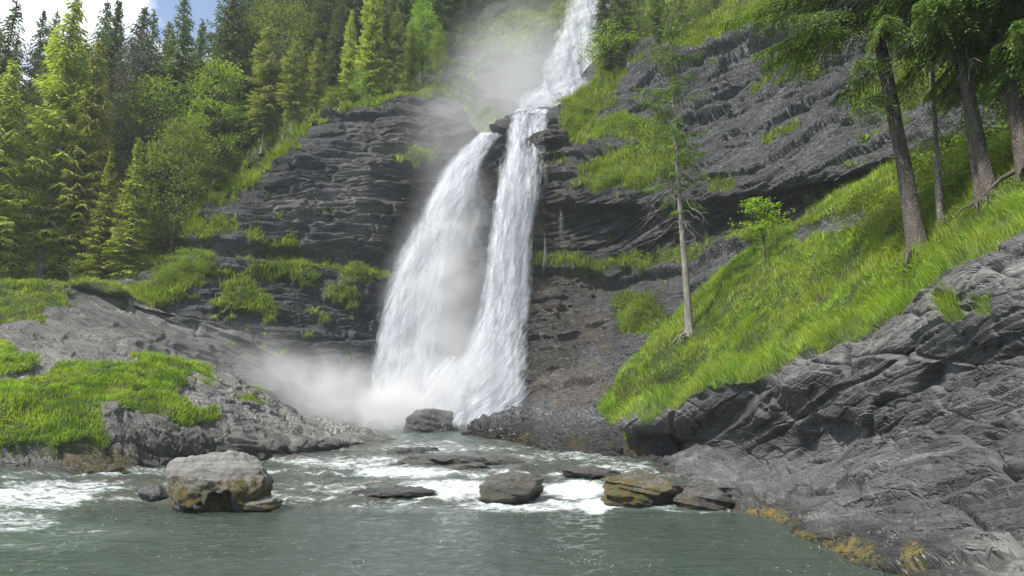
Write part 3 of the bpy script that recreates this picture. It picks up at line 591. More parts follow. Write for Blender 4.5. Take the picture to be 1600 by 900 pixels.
fringe('loose_shelf_tufts', MV, MN, MG, 200, .15, M_grassd, 12000)
# small weeds: broader leaves sprinkled through the grass
def weeds(name, p, nr, size, mat):
    a_ = Acc(); n = len(p); k = 5
    P_ = np.repeat(p, k, 0); ang = rng.random(n * k) * 6.28
    d = np.stack([np.cos(ang), np.sin(ang), .35 + .8 * rng.random(n * k)], 1)
    P_ = P_ + np.repeat(rng.random((n, 1)) * size * .8, k, 0) * np.array([0, 0, 1.])
    cards(a_, P_, d, np.stack([np.zeros(n * k), np.zeros(n * k), np.ones(n * k)], 1) + .4 * rng.standard_normal((n * k, 3)), size * (.4 + .8 * rng.random(n * k)), size * .4 * np.ones(n * k), np.clip(.5 + .3 * rng.standard_normal(n * k), 0, 1))
    o = link(name, a_.mesh(name), mat); tag(o, kind='stuff')
p, q = scatter(SV, SN, SG * (fbm(SV[..., 0] * .6, SV[..., 1] * .6, SV[..., 2], 3) > .15), lambda d: 26 + 0 * d, 14000); weeds('slope_weeds', p, q, .15, M_leaf)
p, q = scatter(SV, SN, SG * (fbm(SV[..., 0] * .9 + 9, SV[..., 1] * .9, SV[..., 2], 3) > .05), lambda d: 16 + 0 * d, 9000); blades('dry_stalks', p, q, .42, gw(p, .0003), M_dry, .35, .3)
p, q = scatter(CV, CN, CG * (fbm(CV[..., 0] * .6, CV[..., 1] * .6, CV[..., 2], 3) > .1), lambda d: 12 + 0 * d, 12000); weeds('cliff_weeds', p, q, .3, M_leaf)
p, q = scatter(LV, LN, LG * (fbm(LV[..., 0] * .8, LV[..., 1] * .8, LV[..., 2], 3) > .1), lambda d: 40 + 0 * d, 8000); weeds('slab_weeds', p, q, .13, M_leaf)
# ------------------------------------------------------------------ waterfall
def fall_material(name, sx, sy, cut, soft, fine=1., op=.96, lo=(.34, .37, .42), hi=(.74, .76, .79)):
    m, t, out = newmat(name); f = attr(t, 'flow').outputs['Vector']; e = attr(t, 'edge').outputs['Fac']
    a = noi(t, f, 1, 7, .62, (sx, sy, 1), .35); b = noi(t, f, 1, 5, .7, (sx * 5, sy * 9, 1), .2); c = noi(t, f, 1, 3, .5, (sx * .35, sy * .5, 1))
    v = mathn(t, 'ADD', mathn(t, 'MULTIPLY', a, .55), mathn(t, 'MULTIPLY', b, .28 * fine)); v = mathn(t, 'ADD', v, mathn(t, 'MULTIPLY', c, .25))
    v = mathn(t, 'ADD', v, mathn(t, 'MULTIPLY', mathn(t, 'SUBTRACT', e, 1.), .55))
    al = ramp(t, v, [(cut, 0.), (cut + soft, 1.)])
    d = N(t, 'ShaderNodeBsdfPrincipled', i_Roughness=.7); L(t, mixc(t, a, lo, hi), d.inputs['Base Color'])
    bp = N(t, 'ShaderNodeBump', i_Strength=.5, i_Distance=.3); L(t, v, bp.inputs['Height']); L(t, bp.outputs[0], d.inputs['Normal'])
    tr = N(t, 'ShaderNodeBsdfTranslucent'); tr.inputs[0].default_value = (.6, .63, .66, 1)
    m1 = N(t, 'ShaderNodeMixShader', i_0=.35); L(t, d.outputs[0], m1.inputs[1]); L(t, tr.outputs[0], m1.inputs[2])
    tp = N(t, 'ShaderNodeBsdfTransparent'); m2 = N(t, 'ShaderNodeMixShader'); L(t, mathn(t, 'MULTIPLY', al, op), m2.inputs[0]); L(t, tp.outputs[0], m2.inputs[1]); L(t, m1.outputs[0], m2.inputs[2])
    L(t, m2.outputs[0], out.inputs[0]); return m
def sheet(name, rows, mat, root, bulge=.6, seed=0, nu=70, nv=300, edgew=.22, dd=0., rough=.25, grow=0., vf=0):
    rows = np.array(rows, float); rr = cr(rows, nv); u = np.linspace(0, 1, nu)
    dep = rr[:, 3:4] + dd - bulge * (1 - (2 * u[None] - 1) ** 2)
    w_ = (rr[:, 1] - rr[:, 0])[:, None]
    pxx = rr[:, 0:1] - grow * w_ + w_ * (1 + 2 * grow) * u[None]; pyy = np.broadcast_to(rr[:, 2:3], pxx.shape)
    un = (pxx - 800) / F; vn = (450 - pyy) / F; dy = cs - vn * sn; tt = dep / dy
    V = np.stack([un * tt, dep, H + (sn + vn * cs) * tt], -1)
    Lg = np.concatenate([[0], np.cumsum(np.linalg.norm(np.diff(V[:, nu // 2], axis=0), axis=1))])[:, None] * np.ones(nu)
    ac = V[..., 0] + 0 * Lg
    x, y, z = V[..., 0], V[..., 1], V[..., 2]
    V[..., 1] += rough * fbm(ac * 1.2 + seed, Lg * .18, seed, 4) * sstep(0, 2, Lg)
    V[..., 0] += .12 * fbm(ac * .8 + seed, Lg * .4, seed + 5, 3) * sstep(0, 3, Lg)
    e = np.minimum(u, 1 - u)[None] / edgew; e = np.clip(e, 0, 1) * np.ones((nv, 1)); e = e * np.minimum(1, np.linspace(0, 1, nv)[:, None] * 30 + .5) * np.minimum(1, (1 - np.linspace(0, 1, nv))[:, None] * 14)
    if vf: e = e * np.sin(np.linspace(0, math.pi, nv))[:, None] ** .5
    a = rows[0, 0] * .0 + (u[None] * (w_ * (1 + 2 * grow)) * np.mean(rr[:, 3]) / F)
    return link(name, mkmesh(name, V, gridq(nv, nu), None, {'flow': np.stack([a + seed * 3, Lg + seed * 11, 0 * Lg], -1), 'edge': e}), mat, root)
MF = fall_material('falling_water', 2.0, .20, .37, .46)
MF4 = fall_material('drifting_spray', .9, .22, .50, .55, 1.)
MF2 = fall_material('falling_spray', 4.5, .8, .50, .24, 1.5)
MF3 = fall_material('thin_water', 12., .22, .47, .25, 1., .45)
MFu = fall_material('shaded_upper_water', 1.4, .5, .36, .42, 1.3, .92, (.28, .31, .35), (.60, .63, .66))  # upper cascade lies in shade, painted in as greyer water colours
wf = empty('lower_waterfall', P(740, 660, 54)); tag(wf, 'tall lower waterfall splitting into two white plumes over the dark cliff', 'waterfall')
wu = empty('upper_waterfall', P(860, 165, 60)); tag(wu, 'narrow upper waterfall pouring from the top edge of the picture', 'waterfall')
def child(o, root):
    o.parent = root; o.matrix_parent_inverse = Matrix.Translation(-Vector(root.location)); return o
LP = [(748,800,205,60),(728,772,226,59),(700,756,255,58),(672,742,300,57),(646,724,350,56.4),(618,710,410,56),(594,704,470,55.6),(576,700,540,55.2),(560,700,610,54.6),(546,704,672,53.2)]
RPm = [(800,866,168,59.5),(790,866,185,57.6),(780,862,230,56.4),(768,848,290,55.6),(758,836,350,55),(748,832,420,54.5),(735,832,490,54),(712,834,550,53.2),(680,838,610,52),(645,838,650,50.6),(630,810,682,49.4)]
for k, (mt, dd, gr, bu) in enumerate(((MF, 0, .20, .9), (MF, .5, .28, .7), (MF2, -.5, .25, 1.1), (MF4, .9, .55, .5), (MF4, -1., .32, 1.), (MF4, 1.3, .6, .4))):
    child(sheet('plume', LP, mt, None, bu, 1 + k, dd=dd, grow=gr, edgew=.28), wf)
for k, (mt, dd, gr, bu) in enumerate(((MF, 0, .14, 1.0), (MF, .5, .2, .8), (MF2, -.5, .2, 1.2), (MF4, .9, .30, .6), (MF4, -1., .22, 1.2))):
    child(sheet('plume', [(a_ + 2 * (y_ > 200), b_ + 6 * (y_ > 200), y_, d_ - 1.2 * min(1, max(0, (y_ - 185) / 90))) for a_, b_, y_, d_ in RPm], mt, None, bu, 11 + k, nu=90, dd=dd, grow=gr, edgew=.28), wf)
child(sheet('veil', [(715,800,260,60),(690,790,340,59.2),(680,780,420,58.6),(670,770,500,57.6),(660,750,570,56.4),(640,735,620,55),(620,720,665,53.5)], fall_material('veil_water', 1.2, .12, .46, .45), None, .4, 31), wf)
for k, (x0, x1, xs, y0, y1, d) in enumerate(((838,868,.0,218,330,53.6),(848,900,.0,300,400,52.9),(832,862,0,460,570,51.7),(838,862,-4,340,450,53.2))):
    child(sheet('trickle', [(x0,x1,y0,d+.3),(x0-1,x1,(y0+y1)/2,d-.6),(x0-3,x1-2,y1,d-.8)], MF3, None, .3, 41+k, 60, 120, .45, vf=1), wf)
child(sheet('crest_water', [(800,868,166,61),(802,868,170,59.6),(798,866,178,58.6),(790,864,195,57.6)], MF, None, .3, 61, nv=60), wf)
child(sheet('rock_slide', [(655,830,555,54.5),(620,838,600,53),(590,838,640,51.2),(560,820,676,49.4)], fall_material('sliding_water', 2.6, .22, .50, .2), None, 1.2, 71, 120, 140), wf)
UP = [(905,985,-40,83),(890,970,-10,81),(875,960,30,78),(856,950,70,75),(842,946,110,71),(836,936,135,67.5),(806,905,158,63),(800,868,172,60)]
for k, (mt, dd, gr, bu) in enumerate(((MFu, 0, .10, 1.2), (MFu, .7, .18, .8), (MFu, -.8, .26, 1.4), (MF4, -1.2, .4, 1.))):
    child(sheet('cascade', UP, mt, None, bu, 81 + k, dd=dd, grow=gr, rough=.6, edgew=.3), wu)
# spray lumps at the foot
# ------------------------------------------------------------------ mist
def mist(name, px, py, d, rx, ry, rzz, dens, rot=0., ns=.35):
    m, t, out = newmat('mist_air'); pos = N(t, 'ShaderNodeTexCoord').outputs['Object']
    ln = N(t, 'ShaderNodeVectorMath', operation='LENGTH'); L(t, pos, ln.inputs[0])
    fall = mathn(t, 'POWER', mathn(t, 'SUBTRACT', 1., ln.outputs['Value'], True), 1.7)
    gp = N(t, 'ShaderNodeNewGeometry').outputs['Position']
    nn = ramp(t, noi(t, gp, ns, 3, .55, None, .6), [(.38, .15), (.68, 1.)])
    v = N(t, 'ShaderNodeVolumePrincipled'); v.inputs['Color'].default_value = (.985, .99, 1, 1); v.inputs['Anisotropy'].default_value = .2
    L(t, mathn(t, 'MULTIPLY', mathn(t, 'MULTIPLY', fall, nn), dens), v.inputs['Density']); L(t, v.outputs[0], out.inputs['Volume'])
    th = np.linspace(0, math.pi, 13); ph = np.linspace(0, 2 * math.pi, 24, endpoint=False)
    V = np.stack([np.sin(th)[:, None] * np.cos(ph), np.sin(th)[:, None] * np.sin(ph), np.cos(th)[:, None] * np.ones(24)], -1)
    o = link(name, mkmesh(name, V, gridq(13, 24, True)[:, ::-1]), m); o.location = P(px, py, d); o.scale = (rx, ry, rzz); o.rotation_euler = (0, R(rot), 0); tag(o, kind='stuff'); return o
mist('mist', 560, 640, 49.5, 11, 5.5, 4.2, .9, 14)
mist('mist', 700, 610, 50, 6.5, 3.5, 5.5, 1.2)
mist('mist', 690, 480, 54.5, 5.5, 4, 14, .9, 6)
mist('mist', 610, 655, 49, 5, 4, 2.6, 2.2, 0)
mist('mist', 750, 190, 60.5, 7.5, 5.5, 12, .36, 32, .15)
mist('mist', 790, 110, 69, 8.5, 6, 12, .2, 32, .15)
mist('mist', 450, 590, 47, 10, 4, 3.5, .22, 18)
V = np.array([[a_, b_, c_] for a_ in (-640, 640) for b_ in (-640, 640) for c_ in (-3.5, 262)], float)
hz_ = link('haze', mkmesh('haze', V, [[0, 1, 3, 2], [4, 6, 7, 5], [0, 4, 5, 1], [2, 3, 7, 6], [0, 2, 6, 4], [1, 5, 7, 3]], smoothf=False)); tag(hz_, kind='stuff')
m, t, out = newmat('haze_air'); v = N(t, 'ShaderNodeVolumePrincipled'); v.inputs['Color'].default_value = (.9, .95, 1, 1); v.inputs['Density'].default_value = .0004; L(t, v.outputs[0], out.inputs['Volume']); hz_.data.materials.append(m)
# ------------------------------------------------------------------ boulders
def boulder(name, px, py, d, size, seed, label, group=None, hollow=None, moss=.0, flat=1., rotz=0., pale=0., wet=.35, tanv=0., beds=.10, n=90):
    th = np.linspace(0.001, math.pi - .001, n); ph = np.linspace(0, 2 * math.pi, 2 * n, endpoint=False)
    D = np.stack([np.sin(th)[:, None] * np.cos(ph), np.sin(th)[:, None] * np.sin(ph), np.cos(th)[:, None] * np.ones(2 * n)], -1)
    r_ = (np.abs(D) ** 2.6).sum(-1) ** (-1 / 2.6)
    V = D * r_[..., None]
    rs = np.random.default_rng(seed)
    for q in range(7):     # broken facets
        nn = rs.standard_normal(3); nn[2] = abs(nn[2]) if nn[2] < -.3 else nn[2]; nn /= np.linalg.norm(nn); c = (.62 if beds > .05 else .86) + .3 * rs.random()
        s_ = V @ nn; V = V - nn * (np.maximum(s_ - c, 0) * .85)[..., None]
    V = V * (1 + .13 * fbm(D[..., 0] * 1.4 + seed, D[..., 1] * 1.4, D[..., 2] * 1.4, 4))[..., None]
    V = V * np.array(size)
    if hollow:
        c = np.array(hollow[:3]); rad = hollow[3]; q = (V - c) / np.array([1, 1.5, 1.1]); dd = np.linalg.norm(q, axis=-1) * (1 + .5 * fbm(V[..., 0] * 2.5, V[..., 1] * 2.5, V[..., 2] * 2.5, 3))
        V = V + np.array([0, 1., .25]) * (np.clip(1 - dd / rad, 0, 1) ** .6 * rad * 1.25)[..., None]
    z = V[..., 2]; s = (z + .2 * V[..., 0]) / max(.12, size[2] * .22); k = np.floor(s)
    V[..., :2] *= (1 + beds * noise(k * 3.1 + seed, V[..., 0] * .8, V[..., 1] * .8))[..., None]
    V += D * (.035 * fbm(V[..., 0] * 5, V[..., 1] * 5, V[..., 2] * 5, 4))[..., None] * min(1.5, size[0])
    c_, s_ = math.cos(rotz), math.sin(rotz)
    V = np.stack([V[..., 0] * c_ - V[..., 1] * s_, V[..., 0] * s_ + V[..., 1] * c_, V[..., 2]], -1)
    loc = P(px, py, d)
    hz = V[..., 2] / size[2]
    mo = moss * np.clip(sstep(.55 + (moss > 2) * .9, -.1, hz) * (fbm(V[..., 0] * 1.5 + seed, V[..., 1] * 1.5, V[..., 2] * 1.5, 3) * .8 + .7), 0, 1)
    me = mkmesh(name, V, gridq(n, 2 * n, True), None, {'bed': V + seed, 'moss': mo, 'wet': np.clip(1.3 * sstep(.2, -.25, hz) + wet, 0, 1), 'pale': np.full(hz.shape, pale), 'tan': np.full(hz.shape, tanv), 'grass': 0 * hz})
    o = link(name, me, M_boulder if pale > 0 or moss > 0 else M_bank); o.location = loc; return tag(o, label, 'boulder', group)
boulder('boulder', 348, 762, 19.6, (1.26, 1.0, .90), 3, 'big pale loaf shaped river boulder with mossy sides and an undercut right face', hollow=(.48, -1.0, -.62, .5), moss=1.95, pale=1.1, wet=0, n=150, beds=.015)
boulder('boulder', 240, 770, 20, (.38, .3, .20), 5, 'small reddish brown wet rock left of the big mossy boulder', tanv=.5, wet=.5)
boulder('boulder', 377, 781, 19.1, (.26, .14, .30), 88, 'small pointed pale grey rock under the hollow of the big boulder', pale=.8, wet=0)
boulder('boulder', 408, 788, 19, (.50, .35, .16), 9, 'low moss covered stone at the right foot of the big boulder', moss=1.6, pale=.2, wet=.2)
boulder('boulder', 672, 664, 47.5, (1.65, 1.2, .95), 12, 'dark rounded boulder standing in front of the foot of the waterfall', wet=.6)
boulder('boulder', 557, 656, 49.5, (.68, .6, .5), 15, 'small misty boulder, leftmost of those at the waterfall foot', wet=.3, pale=.2)
boulder('boulder', 590, 665, 49, (.72, .6, .5), 17, 'grey boulder second from the left at the waterfall foot', wet=.4, pale=.2)
boulder('boulder', 622, 669, 48.5, (.32, .3, .22), 19, 'tiny dark stone just left of the dark rounded boulder at the waterfall foot', wet=.5)
boulder('boulder', 750, 677, 45, (.95, .6, .42), 23, 'jagged wedge shaped dark rock right of the waterfall foot', wet=.6, rotz=.5, beds=.3)
boulder('river_rock', 800, 762, 21.6, (1.05, .8, .42), 27, 'dark wet rock with ochre moss in the middle of the rapids', moss=.8, wet=.7, pale=.05)
boulder('river_rock', 1000, 768, 20.3, (1.10, .9, .55), 31, 'ochre moss covered rock at the right end of the rapids', moss=2.2, wet=.3, pale=.05, beds=.2)
boulder('river_rock', 1092, 778, 19.8, (.85, .7, .42), 35, 'cracked slaty rock between the ochre moss rock and the right bank', moss=.5, wet=.6, beds=.35, rotz=.3)
boulder('river_rock', 925, 738, 26.5, (.95, .7, .24), 37, 'low brown slab on the right of the upper rapids', wet=.6, tanv=.5)
boulder('river_rock', 690, 724, 30, (2.0, 1.1, .26), 41, 'long flat wet slab across the upper rapids', moss=.4, wet=.8, pale=.02, beds=.15)
boulder('river_rock', 775, 722, 30.5, (1.2, .8, .24), 43, 'flat dark slab right behind the long slab in the upper rapids', wet=.8, moss=.4, pale=.02)
boulder('river_rock', 735, 733, 28, (.95, .6, .22), 47, 'low mossy slab just in front of the long flat slab', wet=.6, moss=1.0, pale=.02)
boulder('river_rock', 620, 768, 22.5, (1.2, .7, .12), 51, 'broad barely surfacing slab in the left half of the rapids', wet=.9, pale=.02)
boulder('river_rock', 655, 708, 36, (1.5, .8, .30), 57, 'dark low rock where the river leaves the waterfall pool', wet=.8)
boulder('river_rock', 600, 697, 39, (1.0, .6, .32), 59, 'small mossy rock at the tip of the left slab', wet=.5, moss=.8, pale=.1)
boulder('river_rock', 700, 665+25, 41, (.5, .4, .2), 61, 'small stone in the pool below the dark rounded boulder', wet=.8)
# ------------------------------------------------------------------ trees
def ground(px, py, Vs):
    best = None
    for V in Vs:
        a, b = proj(V); q = (a - px) ** 2 + (b - py) ** 2; k = np.unravel_index(np.argmin(q), q.shape)
        if best is None or q[k] < best[0]: best = (q[k], V[k])
    return best[1]
def branch_cards(acc, p0, az, ln, up, droop, rs, dens, tw, cw, hang=.5, nseg=1, curl=.0, bare=.1, wood=None):
    """one conifer bough: a drooping spine with side twigs on both sides, filled with sprays of needles"""
    hd = np.array([math.cos(az), math.sin(az), 0]); sdv = np.array([-math.sin(az), math.cos(az), 0])
    s = np.linspace(bare, 1, max(4, int(ln / dens))); n = len(s)
    def spine(s): return p0 + hd * (ln * s * (1 - .12 * s))[:, None] + np.array([0, 0, 1.]) * (ln * (up * s - droop * s ** 2 + curl * s ** 4))[:, None]
    sp = spine(s)
    if wood is not None:
        ss = np.linspace(0, .95, 6); tube(wood, spine(ss), np.maximum(.004, .012 * ln * (1 - ss) + .004), 4)
    for side in (-1, 1):
        l = tw * (np.sin(np.pi * np.clip(s * .85 + .12, 0, 1)) ** .7) * (.6 + .7 * rs.random(n)) * min(1, ln / 2.2 + .16)
        dr = sdv * side * (.75 + .3 * rs.random((n, 1))) + hd * (.45 + .5 * s[:, None]) + np.array([0, 0, -1.]) * hang * (.5 + rs.random((n, 1)))
        dr /= np.linalg.norm(dr, axis=1, keepdims=True)
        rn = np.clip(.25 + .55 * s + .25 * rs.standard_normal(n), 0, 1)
        if nseg == 1:
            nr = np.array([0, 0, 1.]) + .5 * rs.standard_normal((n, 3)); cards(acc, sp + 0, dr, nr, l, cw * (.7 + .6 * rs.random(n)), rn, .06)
        else:
            for q in range(nseg):
                f = (q + .2) / nseg; pp = sp + dr * (l * f)[:, None] + np.array([0, 0, -1.]) * (l * f * f * hang * .5)[:, None]
                for sg in (-1, 1):
                    d2 = dr + sg * np.cross(dr, np.array([0, 0, 1.])) * .75 + .25 * rs.standard_normal((n, 3)) + np.array([0, 0, -.15])
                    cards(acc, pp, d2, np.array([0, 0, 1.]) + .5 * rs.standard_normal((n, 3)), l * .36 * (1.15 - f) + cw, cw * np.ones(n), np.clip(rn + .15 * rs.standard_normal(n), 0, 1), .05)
def conifer(h, rad, seed, base=.08, dz=.42, per=6, tw=.9, cw=.16, hang=.6, shape=.8, dens=.3, nseg=1, top=1., lean=(0, 0), r0=None, bias=None, sparse=0., up=.15, wood=True, straight=1.):
    rs = np.random.default_rng(seed); tr = Acc(); cr_ = Acc(); r0 = r0 or h * .011
    zz = np.linspace(0, h, 26); wob = np.stack([lean[0] * zz + .12 * np.sin(zz * .35 + seed) * straight, lean[1] * zz + .10 * np.sin(zz * .27 + seed * 2) * straight, zz], 1)
    flare = 1 + .55 * np.exp(-zz / (2.2 * r0 + .1)); tube(tr, wob, r0 * flare * (1 - zz / h * .93) , 12, rough=.12)
    z = base * h; wd = tr if wood else None
    while z < h * .985:
        t = (z / h - base) / (1 - base); rr = rad * ((1 - t) ** shape) * (min(1, .45 + t * 3.2))
        c = np.array([np.interp(z, zz, wob[:, 0]), np.interp(z, zz, wob[:, 1]), z])
        for k in range(per if t < .8 else max(4, per - 1)):
            az = rs.random() * 6.283
            ln = max(.25, rr * (.6 + .55 * rs.random()))
            if bias is not None:
                bb = math.cos(az - bias[0]); 
                if bb < bias[1] and rs.random() < bias[2]: continue
            if rs.random() < sparse: continue
            branch_cards(cr_, c + np.array([0, 0, rs.random() * dz]), az, ln, up + .55 * t - .1, .32 * (1 - t) + .12, rs, dens, tw, cw, hang, nseg, .12, wood=wd)
        z += dz * (.75 + .5 * rs.random()) * (1 - .35 * t)
    ct = np.array([wob[-1, 0], wob[-1, 1], h]); cards(cr_, ct[None] - [[0, 0, .8]], np.array([[0, 0, 1.]]), np.array([[0, 1., 0]]), np.array([1.2]), np.array([.12]), np.array([.8]))
    return tr, cr_
def broadleaf(h, rad, seed, base=.25, nc=70, leaf=.17, per=70, csz=.8, r0=None, multi=1):
    rs = np.random.default_rng(seed); tr = Acc(); cr_ = Acc(); r0 = r0 or h * .012
    zz = np.linspace(0, h * .9, 14); wob = np.stack([.15 * np.sin(zz * .5 + seed), .12 * np.cos(zz * .4 + seed) - .12 * math.cos(seed), zz], 1); tube(tr, wob, r0 * (1 - zz / h * .85), 8, rough=.1)
    for k in range(nc):
        t = base + (1 - base) * rs.random() ** .9; env = rad * math.sin(math.pi * min(1, max(.05, (t - base) / (1 - base) * .82 + .14))) ** .6
        az = rs.random() * 6.283; rr = env * (.45 + .6 * rs.random() ** .5)
        c = np.array([rr * math.cos(az), rr * math.sin(az), t * h])
        tz = max(.1, t * h - rr * .7); b0 = np.array([np.interp(tz, zz, wob[:, 0]), np.interp(tz, zz, wob[:, 1]), tz])
        tube(tr, [b0, (b0 + c) / 2 + [0, 0, .1 * rr], c], [r0 * .3 * (1 - t * .6), r0 * .18, r0 * .05], 4)
        n = int(per * (.6 + .8 * rs.random())); o = rs.standard_normal((n, 3)) * np.array([1, 1, .45]) * csz * .5; p_ = c + o
        d = rs.standard_normal((n, 3)) + o * 1.2 + [0, 0, -.3]; nr = np.array([0, 0, 1.]) + .7 * rs.standard_normal((n, 3))
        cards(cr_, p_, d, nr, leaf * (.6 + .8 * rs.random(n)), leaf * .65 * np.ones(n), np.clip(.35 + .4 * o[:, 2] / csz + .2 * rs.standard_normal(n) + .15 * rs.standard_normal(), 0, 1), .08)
    return tr, cr_
LIB = {}
def lib(key, fn, mleaf, mbark):
    tr, c = fn(); LIB[key] = (tr.mesh('trunk'), c.mesh('crown', False), LIBH[key]); LIB[key][0].materials.append(mbark); LIB[key][1].materials.append(mleaf)
LIBH = {}
def addlib(key, h, fn, ml, mb): LIBH[key] = h; lib(key, fn, ml, mb)
for k in range(3): addlib(f'spruce{k}', 22, lambda: conifer(22, 3.8 + .35 * k, 100 + k, .06, .42, 7, .95, .13, .8, dens=.22), M_spruce, M_bark)
for k in range(3): addlib(f'young{k}', 14, lambda: conifer(14, 2.5 + .2 * k, 120 + k, .02, .34, 7, .75, .13, .45), M_sprlit, M_bark)
for k in range(2): addlib(f'tall{k}', 22, lambda: conifer(22, 3.7, 130 + k, .10, .42, 7, 1.05, .13, .9, sparse=.1, shape=.65, dens=.22), M_sprlit, M_barkl)
for k in range(3): addlib(f'larch{k}', 15, lambda: conifer(15, 2.5 + .3 * k, 140 + k, .18, .33, 7, .7, .11, .6, shape=.45, dens=.18, sparse=.15), M_larch, M_barkl)
addlib('lichen', 16, lambda: conifer(16, 2.2, 150, .35, .33, 7, .6, .07, 1.3, shape=.45, dens=.2, up=.3), M_hang, M_barkl)
for k in range(2): addlib(f'broad{k}', 14, lambda: broadleaf(14, 3.6, 160 + k, .12, 110, .24, 75, 1.3), M_leaf, M_bark)
addlib('bright', 14, lambda: broadleaf(14, 2.5, 170, .10, 100, .22, 80, 1.0), M_leafb, M_bark)
for k in range(2): addlib(f'bush{k}', 3, lambda: broadleaf(3, 1.7, 180 + k, .05, 40, .13, 70, .7, .03), M_leaf, M_bark)
addlib('bushb', 3, lambda: broadleaf(3, 1.4, 184, .1, 34, .12, 70, .6, .03), M_leafb, M_bark)
def tree(name, key, px, py, Vs, ytop=None, h=None, wide=1., label='', cat='tree', group=None, rot=None, sink=.2):
    b = ground(px, py, Vs); 
    if ytop is not None: h = P(px, ytop, b[1])[2] - b[2]
    tm, cm, lh = LIB[key]; s = h / lh
    r = empty(name, (b[0], b[1], b[2] - sink)); r.scale = (s * wide, s * wide, s); r.rotation_euler = (0, 0, rot if rot is not None else rng.random() * 6.28)
    for nm, me in (('trunk', tm), ('crown', cm)):
        o = bpy.data.objects.new(nm, me); COL.objects.link(o); o.parent = r
    return tag(r, label, cat, group)
HS = [HV]
G1 = 'spruces of the left forest'
T = [ # name, key, px, py, ytop, wide, label
 ('spruce_tree','tall0',62,436,-12,1.05,'tallest sunlit spruce near the left edge, its top touching the top of the picture'),
 ('spruce_tree','tall1',112,436,60,.95,'sunlit spruce with a bare pale lower trunk right of the tallest left one'),
 ('spruce_tree','young0',18,448,205,1.1,'bright yellow green young spruce at the left edge behind the rock shelf'),
 ('spruce_tree','young1',150,440,235,1.0,'bright young spruce, left of the pair behind the rock shelf'),
 ('spruce_tree','young2',196,436,215,.95,'bright young spruce, the taller of the pair behind the rock shelf'),
 ('spruce_tree','young0',233,424,285,1.0,'small young spruce at the right end of the sunny front row'),
 ('spruce_tree','young1',92,444,255,1.0,'young spruce in front of the tallest spruce trunk'),
 ('spruce_tree','tall0',-30,445,90,1.2,'sunlit spruce cut off by the left edge of the picture'),
 ('lichen_tree','lichen',176,400,48,1.2,'grey lichen hung half dead tree with pale drooping twigs in the left forest'),
 ('spruce_tree','spruce0',20,370,15,1.0,'dark spruce with a pointed top in the top left corner'),
 ('spruce_tree','spruce1',76,360,-8,1.0,'dark spruce top left of the brightest cloud'),
 ('spruce_tree','spruce2',122,360,-4,1.0,'dark spruce rising against the cloud, first right of the tallest'),
 ('spruce_tree','spruce0',146,350,2,.9,'slim dark spruce against the middle of the cloud'),
 ('spruce_tree','spruce1',206,340,12,1.0,'lone pointed dark spruce top in front of the white cloud'),
 ('spruce_tree','spruce2',240,330,45,1.0,'shorter dark spruce top under the cloud'),
 ('spruce_tree','spruce0',264,330,26,.9,'dark spruce left of the two above the broadleaf trees'),
 ('spruce_tree','spruce1',291,320,27,1.0,'dark spruce right of the two above the broadleaf trees'),
 ('spruce_tree','spruce2',320,310,42,.9,'dark spruce against the small patch of blue sky'),
 ('broadleaf_tree','broad0',268,400,190,.95,'wide leafy green tree at the right end of the left forest'),
 ('broadleaf_tree','broad1',218,395,130,.8,'yellow green leafy tree behind the lichen hung tree'),
 ('broadleaf_tree','bright',327,315,92,.95,'brightest leafy tree with sunlit light green foliage above the grass edge'),
 ('birch_tree','larch0',360,260,18,.8,'thin feathery tree standing against the blue sky'),
 ('larch_tree','larch1',408,238,40,1.1,'pale green larch at the left end of the ridge'),
 ('larch_tree','larch2',452,208,62,1.0,'yellow green larch second on the ridge from the left'),
 ('broadleaf_tree','broad0',432,190,-20,.8,'leafy tree rising behind the ridge larches to the top of the picture'),
 ('larch_tree','larch0',492,186,58,1.0,'rounded pale larch on the shoulder of the left cliff'),
 ('spruce_tree','tall0',545,165,12,.8,'sparse spruce with a bare pale trunk on the ridge'),
 ('spruce_tree','tall1',577,160,-60,.8,'tall straight spruce leaving the top of the picture above the ridge'),
 ('larch_tree','larch1',592,158,52,1.0,'soft green larch right of the tall straight spruce'),
 ('larch_tree','larch2',618,152,12,.85,'narrow upright larch in the middle of the ridge group'),
 ('broadleaf_tree','bushb',569,168,112,.8,'small light green sapling at the cliff edge under the ridge trees'),
 ('broadleaf_tree','bright',660,140,2,.85,'bright yellow green leafy tree at the right of the ridge group'),
 ('broadleaf_tree','bright',684,140,38,.6,'smallest bright leafy tree, rightmost of the ridge group'),
 ('larch_tree','larch0',640,148,30,.9,'feathery larch between the narrow larch and the bright leafy tree'),
 ('spruce_tree','spruce1',520,150,-10,.9,'dark green spruce behind the rounded pale larch'),
]
for (nm, key, px, py, yt, wd, lab) in T: tree(nm, key, px, py, HS, yt, None, wd, lab)
ORD = ['first', 'second', 'third', 'fourth', 'fifth', 'sixth', 'seventh', 'eighth', 'ninth', 'tenth', 'eleventh', 'twelfth']
def bulk(name, keys, pts, label, group, hh, cat='tree'):
    pts = sorted(pts, key=lambda p: -p[1]); k3 = -(-len(pts) // 3)
    for r_ in range(3):
        for q, (px, py) in enumerate(sorted(pts[r_ * k3:(r_ + 1) * k3])):
            lab = label % (('front', 'middle', 'back')[r_]) + ', ' + ORD[q] + ' from the left'
            tree(name, keys[rng.integers(len(keys))], px, py, HS, None, hh * (.8 + .4 * rng.random()), .9 + .25 * rng.random(), lab, cat, group)
bulk('spruce_tree', ['spruce0','spruce1','spruce2'], [(-60,380),(-20,350),(45,330),(100,330),(160,320),(185,375),(225,365),(255,350),(-40,410),(40,400),(95,400),(140,395),(290,300),(340,275),(240,300),(130,290),(-10,300)], 'dark spruce in the %s row inside the left forest', 'inner spruces of the left forest', 21)
